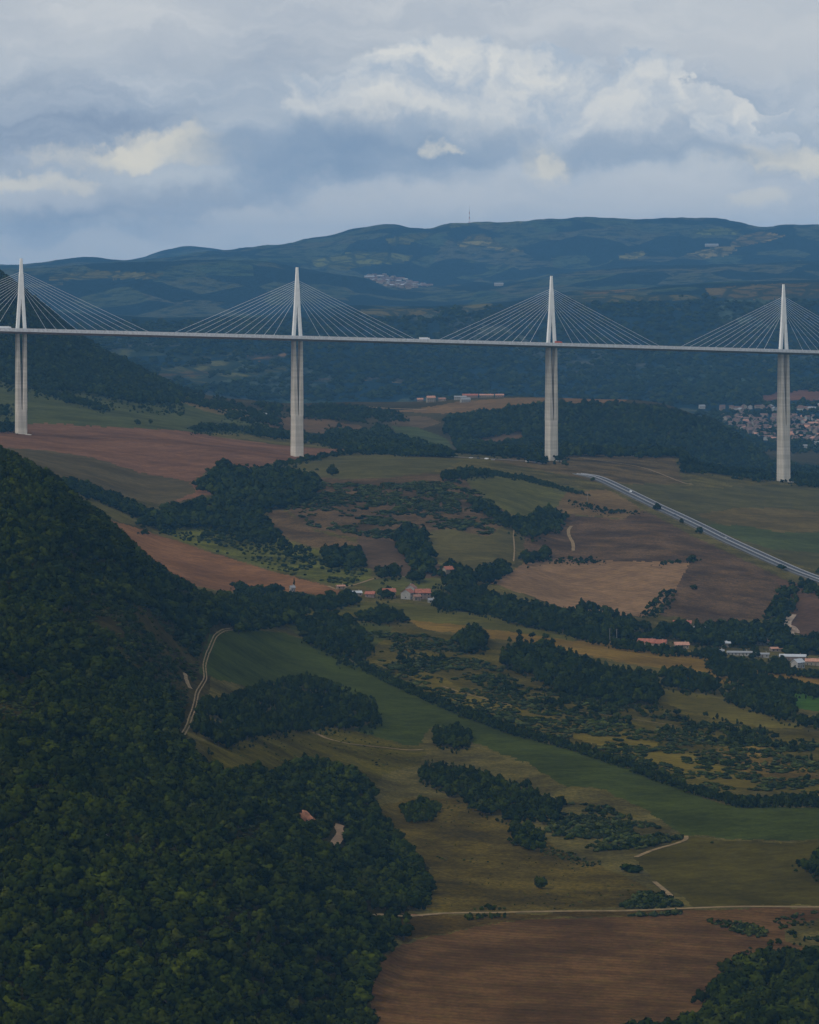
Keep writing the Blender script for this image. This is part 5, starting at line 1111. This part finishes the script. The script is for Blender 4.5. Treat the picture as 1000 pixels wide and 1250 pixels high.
wood([[(808,818),(830,812),(850,820),(878,828),(880,838),(840,838),(812,832)]], 5.5, (6, 9), C_DARK, 'round trees between the two olive stripes', 2700, 3450, single=False, name='grove', cat='grove')
wood([[(880,838),(925,832),(950,838),(968,852),(975,870),(1060,878),(1060,888),(980,880),(930,866),(890,852)]], 5.5, (5, 8), C_DARK, 'hedge like belt of trees around the vivid green field', 2700, 3450, single=False, name='grove', cat='grove')
wood([[(864,803),(885,812),(940,824),(1000,838),(1060,845),(1060,852),(990,845),(930,838),(890,828),(866,815)]], 4.5, (4, 7), C_DARK, 'thick hedge under the small tan field', 2800, 3550, single=False, name='hedgerow', cat='hedge')
wood([[(430,768),(500,770),(560,780),(600,788),(690,838),(760,855),(830,870),(900,882),(1000,905),(1000,975),(880,972),(800,940),(700,906),(600,878),(520,842),(440,808)]], 5.2, (1.2, 3.4), C_BUSH, 'mixed bushes scattered through the mottled scrubland', 2400, 3450, single=False, name='shrubs', cat='shrubs', patch_=.38, wide=1.6)
wood([[(610,820),(700,845),(790,860),(860,870),(930,885),(1000,905),(1000,925),(900,905),(800,890),(700,868),(620,845)], [(400,795),(440,800),(455,815),(420,812)], [(440,775),(500,775),(540,800),(500,812),(450,800)]], 5.0, (2.5, 5), C_DARK, 'darker thickets running through the scrubland', 2400, 3450, single=False, name='thicket', cat='thicket', patch_=.52)
wood([[(362,758),(395,748),(430,755),(450,772),(455,790),(440,800),(405,792),(372,778)]], 5.2, (6, 9), C_DARK, 'two dark round thickets left of the scrubland', 2800, 3450, single=False, name='grove', cat='grove')
wood([[(440,745),(470,738),(490,745),(500,756),(470,757),(430,755)]], 4.6, (4, 7), C_DARK, 'dark bushes in front of the hamlet meadow', 3000, 3550, single=False, name='grove', cat='grove')
HED = 'dark hedge line along the upper edge of the long green field'
wood([[(420,800),(455,814),(500,838),(560,862),(620,884),(700,908),(760,925),(840,958),(900,974),(1060,972),(1060,984),(900,985),(838,966),(756,934),(700,916),(618,894),(558,872),(498,845),(450,822)]], 3.2, (2.4, 4.6), C_DARK, HED, 2200, 3300, name='hedgerow', cat='hedge', single=False, up=.35)
L = 'belt of big creek trees winding through the valley bottom'; TREE_PLACE[L] = 'the creek side belt'
wood([[(528,697),(545,688),(562,695),(575,705),(600,722),(640,735),(690,745),(715,738),(745,742),(775,758),(800,768),(822,758),(860,762),(905,762),(960,772),(1060,780),(1060,800),(1010,795),(960,795),(940,780),(880,782),(840,780),(822,772),(790,778),(768,785),(742,783),(690,768),(640,755),(600,742),(575,735),(556,725),(545,712)]], 6.2, (7, 12.5), C_DARK, L, 3420, 4200, up=.6, patch_=.2, dens=.92)
wood([[(600,738),(700,762),(770,783),(860,795),(960,812),(1060,825),(1060,832),(960,820),(860,800),(770,790),(700,775),(600,748)], [(530,735),(600,740),(598,748),(530,738)]], 5.0, (4, 7), C_DARK, 'dark hedge of bushes along the creek and below the sheds', 3250, 3650, name='hedgerow', cat='hedge', single=False)
wood([[(405,728),(430,718),(436,732),(400,738)], [(462,722),(472,716),(478,724),(466,729)], [(380,728),(412,724),(410,740),(385,738)], [(530,725),(560,725),(600,735),(590,742),(535,738)]], 5.5, (6, 9), C_DARK, 'trees between the houses of the hamlet', 3350, 3900, name='grove', cat='grove', single=False)
wood([[(290,712),(345,718),(372,728),(375,745),(340,750),(280,735)]], 5.5, (7, 10), C_DARK, 'dark wood at the foot of the left hillside by the hut', 3300, 3800, name='grove', cat='grove', single=False)
# middle distance
DW = 'dark blue green wood in the middle of the valley behind the ploughed strip'
wood([[(258,578),(272,566),(300,572),(345,570),(385,578),(388,600),(352,612),(322,615),(322,628),(345,650),(350,662),(320,655),(300,642),(255,638),(205,640),(168,634),(200,618),(255,607),(270,600),(238,590)]], 7.6, (8, 14), C_FAR, DW, 3800, 5000, single=False)
wood([[(78,582),(95,586),(125,596),(160,610),(188,625),(190,634),(170,628),(135,612),(100,600),(78,592)]], 5.5, (6, 10), C_FAR, 'strip of dark trees along the lower edge of the wide ploughed field', 3900, 5000, name='hedgerow', cat='hedge', single=False)
wood([[(478,650),(500,640),(515,648),(525,668),(530,690),(512,692),(500,680),(488,665)], [(548,697),(560,688),(575,692),(575,710),(555,712)], [(585,690),(610,684),(625,690),(600,705),(585,705)]], 6, (8, 12), C_FAR, 'line of dark trees running down to the tall cream house', 3700, 4400, name='grove', cat='grove', single=False)
wood([[(395,670),(412,666),(418,686),(402,688)], [(420,668),(438,664),(444,688),(425,690)], [(462,692),(485,688),(486,700),(464,702)], [(503,696),(512,692),(514,702),(504,704)]], 5.5, (7, 10), C_FAR, 'dark round tree groups left of the purplish field', 3700, 4400, name='grove', cat='grove', single=False)
wood([[(570,608),(590,612),(620,626),(650,632),(652,622),(675,618),(688,628),(682,642),(655,652),(632,646),(605,630),(575,614)], [(640,675),(665,668),(668,676),(645,684)]], 6, (6, 10), C_FAR, 'hedge and dark trees between the green square meadow and the bowl', 3900, 4900, name='hedgerow', cat='hedge', single=False)
wood([[(345,595),(390,588),(440,590),(560,585),(600,608),(620,632),(595,652),(545,642),(505,658),(440,652),(380,640),(345,615)]], 5.0, (1.6, 4.4), C_BUSH, 'dark shrubs dotting the heather brown hump', 3900, 4950, name='shrubs', cat='shrubs', single=False, patch_=.40, wide=1.5)
wood([[(185,642),(250,641),(310,650),(350,664),(420,682),(450,698),(425,714),(330,692),(260,670),(210,652)]], 9.5, (2.5, 4.5), C_BUSH, 'small yellow green orchard bushes on the green slope', 3550, 4500, name='orchard_bushes', cat='bushes', single=False, patch_=.35, jit=.25)
wood([[(330,652),(380,668),(385,690),(350,675)], [(200,640),(300,645),(340,660),(300,658),(220,650)]], 6.5, (3, 6), C_FAR, 'darker bushes along the top of the orchard slope', 3700, 4600, name='shrubs', cat='shrubs', single=False, patch_=.45)
wood([[(690,612),(720,615),(745,622),(780,622),(784,624),(740,625),(700,617)], [(660,683),(720,681),(740,684),(735,685),(665,685)], [(785,748),(800,728),(815,718),(825,722),(820,735),(800,752)], [(800,685),(860,682),(862,684),(805,687)]], 5, (2, 5), C_FAR, 'thin dark hedges between the brown hillside fields', 3600, 4900, name='hedgerow', cat='hedge', single=False)
wood([[(938,742),(945,728),(958,712),(970,712),(972,735),(955,758),(965,775),(940,778),(930,768)], [(970,700),(1000,712),(1060,718),(1060,726),(985,722)]], 6, (5, 9), C_FAR, 'dark trees following the gully under the motorway at right', 3550, 4300, name='grove', cat='grove', single=False)
wood([[(850,765),(880,757),(925,762),(940,775),(900,782),(860,778)]], 6.5, (8, 11), C_FAR, 'dark round trees behind the white shed', 3500, 4000, name='grove', cat='grove', single=False)
wood([[(320,566),(350,562),(400,553),(430,548),(435,550),(400,556),(350,566),(322,569)]], 5.6, (3, 7), C_FAR, 'thin dark hedge in front of the second pier', 4600, 5300, name='hedgerow', cat='hedge', single=False)
wood([[(537,577),(560,571),(575,577),(562,583),(540,583)], [(568,570),(590,571),(600,577),(575,579)]], 5.6, (5, 9), C_DARK, 'tree group at the left end of the hedge before the third pier', 4600, 5300, name='grove', cat='grove', single=False)
wood([[(590,572),(640,580),(700,596),(722,603),(700,602),(640,586),(590,577)]], 3.6, (1.8, 3.6), C_FAR, 'thin dark hedge in front of the third pier', 4600, 5300, name='hedgerow', cat='hedge', single=False)
wood([[(398,530),(410,520),(440,524),(465,520),(500,535),(545,548),(555,555),(500,552),(470,546),(425,542),(402,540)], [(560,548),(600,544),(640,541),(690,548),(688,556),(650,554),(600,551)], [(636,540),(660,542),(664,560),(656,566),(645,556)], [(680,560),(692,562),(688,572),(678,570)]], 6.4, (7, 11), C_FAR, 'dark woods along the country road between the middle piers', 5150, 6900, single=False)
wood([[(395,535),(415,530),(460,525),(480,530),(500,548),(440,545)]], 6, (8, 11), C_FAR, 'dark trees beside the white cottage', 5000, 6300, single=False, name='grove', cat='grove')
wood([[(550,528),(540,512),(560,505),(600,500),(640,494),(690,490),(760,491),(800,492),(845,503),(872,514),(905,535),(935,556),(955,570),(930,582),(890,590),(850,600),(836,595),(836,562),(822,552),(760,552),(690,551),(640,550),(600,552),(560,545),(555,536)]], 8.0, (8, 13), C_FAR, 'dark blue wood covering the spur right of the third pier', 5400, 7100, minus=[[(572,536),(602,527),(640,525),(640,534),(610,540)]], single=False)
wood([[(830,562),(842,560),(900,565),(960,560),(1060,555),(1060,586),(1000,585),(930,584),(895,592),(860,595),(836,590)]], 7, (4, 9), C_FAR, 'green brown bushy ravine beneath the rightmost pier', 5350, 6900, single=False, patch_=.35)
wood([[(835,565),(850,572),(880,580),(930,585),(928,594),(890,598),(850,592),(834,586)]], 5.6, (5, 9), C_FAR, 'dark trees rimming the ravine left of the rightmost pier', 5300, 5900, single=False, name='grove', cat='grove')
wood([[(955,570),(1000,560),(1060,560),(1060,592),(975,592)]], 6.5, (6, 9), C_FAR, 'dark trees right of the rightmost pier', 5300, 6200, single=False, name='grove', cat='grove')
wood([[(-60,400),(-60,280),(0,330),(50,368),(100,408),(150,438),(200,463),(222,474),(218,488),(190,488),(150,484),(100,474),(50,471),(0,463),(-60,445)]], 8.2, (8, 13), C_FAR, 'dark forest on the hill behind the leftmost pier', 5700, 7150, single=False, name='forest', cat='forest')
wood([[(200,462),(240,474),(300,494),(330,506),(345,520),(320,518),(270,500),(215,486)]], 7, (5, 8), C_FAR, 'bands of bushes along the foot of the dark hill', 5700, 7000, single=False, name='grove', cat='grove', patch_=.55)
wood([[(235,520),(250,517),(285,518),(290,524),(240,524)], [(40,470),(75,478),(110,488),(130,495),(125,498),(90,490),(50,476)], [(130,478),(150,480),(178,488),(176,490),(150,484)], [(0,495),(10,495),(10,505),(0,505)], [(0,515),(20,515),(20,525),(0,525)], [(300,520),(340,524),(420,535),(415,540),(350,533),(300,527)], [(275,508),(282,500),(295,504),(292,510)], [(310,500),(335,504),(342,515),(315,512)]], 5.5, (4, 8), C_FAR, 'hedge lines across the green pasture at left', 5000, 6600, single=False, name='hedgerow', cat='hedge')
wood([[(350,498),(400,492),(480,500),(500,512),(440,512),(400,510),(355,506)], [(310,490),(345,492),(345,505),(330,500)]], 7, (5, 9), C_FAR, 'dark woods behind the second pier', 5800, 7100, single=False, patch_=.3)
wood([[(850,500),(1060,498),(1060,552),(870,552)]], 17, (8, 12), C_FAR, 'dark garden trees between the town houses', 7500, 9300, single=False, name='garden_trees', cat='trees', patch_=.3)
wood([[(870,803),(900,808),(950,813),(1000,822),(1060,828),(1060,834),(985,826),(930,816),(870,808)], [(860,790),(875,788),(880,800),(866,802)], [(915,790),(925,788),(928,798),(916,800)], [(940,803),(958,800),(962,812),(945,812)]], 4.6, (3.5, 6), C_DARK, 'dark bushes and trees half hiding the white sheds', 3250, 3800, name='grove', cat='grove', single=False)
# far woods: rough tree cover on the valley sides, hedges between the fields
wood([[(90,395),(400,385),(700,365),(1060,350),(1060,495),(840,492),(700,484),(300,486),(200,468),(120,425)]], 21, (10, 16), C_FAR, 'far off woods on the slopes of the deep valley', 8800, 11900, single=False, patch_=.42, wide=1.5, minus=[f[4] for f in FIELDS if f[5] in (8000, 8500, 10800, 11000)])
woods_done()
# ---- trees one can single out
def solo(px, py, h, src, label, wide=1.0, d0=0, d1=1e9, name='tree', cat='tree', parts=False):
    x, y, z = hit(px, py, d0, d1); hm = h * y / F; rs = random.Random(px * 7 + py)
    s = (hm * wide, hm * wide, hm)
    if parts:
        r = empty(name, (x, y, z - .12 * hm), rs.uniform(0, 6)); tag(r, label, cat)
        st = src.data; n1 = len([p for p in st.polygons if p.material_index == 0])
        for nm, mi in (('crown', 0), ('trunk', 1)):
            fs = [tuple(p.vertices) for p in st.polygons if p.material_index == mi]
            if not fs: continue
            u = sorted({v for f in fs for v in f}); mp = {v: i for i, v in enumerate(u)}
            me = bpy.data.meshes.new(nm); me.from_pydata([tuple(st.vertices[v].co) for v in u], [], [tuple(mp[v] for v in f) for f in fs]); me.materials.append(st.materials[mi])
            o = bpy.data.objects.new(nm, me); COL.objects.link(o); o.parent = r; o.scale = s
        return
    o = bpy.data.objects.new(name, src.data); COL.objects.link(o); o.location = (x, y, z - .12 * hm); o.scale = s; o.rotation_euler = (0, 0, rs.uniform(0, 6)); tag(o, label, cat)
A, B, D_ = P_OAK, P_DRK, P_DRK[3:]
for t_ in [(661, 1085, 20, A[8], 'small round tree alone on the brown fallow slope', 1.1, 0, 2600), (775, 1064, 18, P_BSH[4], 'dark shrub at the top of the path by the pale track', 1.4, 0, 2600),
 (406, 581, 17, D_[0], 'single round tree on the pasture near the second pier', 1.1, 4300, 5200), (168, 519, 9, D_[1], 'left one of two small trees on the green slope at left', 1.0, 4900, 6000),
 (184, 518, 8, D_[2], 'right one of two small trees on the green slope at left', .8, 4900, 6000), (136, 497, 6, D_[1], 'tiny tree high on the green slope at left', 1, 5000, 6400),
 (854, 652, 11, D_[3], 'largest tree beside the left edge of the motorway', 1.1, 4000, 4900), (832, 639, 8, D_[4], 'small tree on the motorway edge between two larger ones', .9, 4000, 4900),
 (802, 623, 11, D_[0], 'tree on the motorway edge farthest from the right picture edge', 1.2, 4200, 5000), (724, 588, 7, D_[2], 'small tree where the motorway comes into view', 1.1, 4600, 5300),
 (845, 685, 10, D_[1], 'tree in the middle of the brown hillside below the motorway', 1.1, 3900, 4700), (847, 720, 8, D_[3], 'low round tree right of the big pale ploughed field', 1.4, 3800, 4500),
 (954, 696, 9, D_[2], 'tree beside the lower part of the motorway near the gully', 1.5, 3900, 4600), (508, 706, 12, D_[4], 'dark conical tree left of the tall cream house', .8, 3600, 4300),
 (465, 728, 13, B[5], 'dark round tree left of the orange roofed hamlet house', .9, 3350, 3900), (359, 716, 12, B[0], 'dark cypress next to the tiny white hut', .45, 3300, 4200),
 (224, 722, 14, A[3], 'tree standing out against the ploughed strip, left one of the pair', .9, 2900, 3300), (249, 729, 14, A[4], 'tree standing out against the ploughed strip, right one of the pair', .8, 2900, 3300),
 (634, 775, 9, B[4], 'small dark tree on the pale strip of meadow, left of three', .9, 3200, 3700), (650, 779, 9, B[5], 'small dark tree on the pale strip of meadow, middle of three', 1.1, 3200, 3700),
 (666, 781, 10, B[6], 'small dark tree on the pale strip of meadow, right of three', 1.1, 3200, 3700), (930, 832, 12, B[3+1], 'round tree in the hedge of the vivid green field', 1.1, 2900, 3500),
 (985, 955, 13, B[4], 'dark small tree near the right edge of the scrubland', .8, 2400, 3100), (764, 920, 9, B[5], 'small tree sticking out of the long hedge', 1.1, 2400, 3100),
 (869, 1030, 4, A[1], 'tiny bush on the border of the green field and olive meadow', 1.3, 0, 2800), (430, 712, 7, A[7], 'round bush on the lane to the hamlet', 1.2, 3500, 4300),
 (550, 693, 14, D_[0], 'large round tree above the tall cream house', 1.3, 3700, 4400), (615, 696, 13, D_[1], 'large dark tree in the corner of the big pale ploughed field', 1.5, 3700, 4400),
 (675, 636, 20, D_[2], 'tall dark tree at the right end of the hedge by the bowl', 1.1, 4100, 4900), (548, 583, 12, D_[3], 'round tree left of the hedge in front of the third pier', 1.5, 4600, 5200),
 (690, 848, 9, B[6], 'round bush on the ochre ground below the tree belt', 1.1, 2500, 3300), (1000, 700, 9, D_[0], 'tree above the motorway at the right edge', 1.1, 4000, 4700)]:
    solo(*t_[:5], wide=t_[5], d0=t_[6], d1=t_[7], parts=t_[2] >= 12 and t_[3] not in D_)

# ================================================================== haze
zlo = float(GZ.min()) - 4
ztop = float(GZ.max()) + 90
mb = MB(); mb.box(-37000, -6100, min(zlo, zb - 3), 37000, 33500, ztop)
hm_ = bpy.data.materials.new('haze_air'); hm_.use_nodes = True; nt = hm_.node_tree; nt.nodes.clear()
pv = nt.nodes.new('ShaderNodeVolumePrincipled'); ou = nt.nodes.new('ShaderNodeOutputMaterial'); nt.links.new(pv.outputs[0], ou.inputs['Volume'])
pv.inputs['Color'].default_value = (.22, .56, 1.0, 1); pv.inputs['Density'].default_value = 2.4e-5; pv.inputs['Anisotropy'].default_value = -0.45
hz = mb.build('haze', hm_); tag(hz, 'thin blue haze filling the valley', None, None, 'stuff')
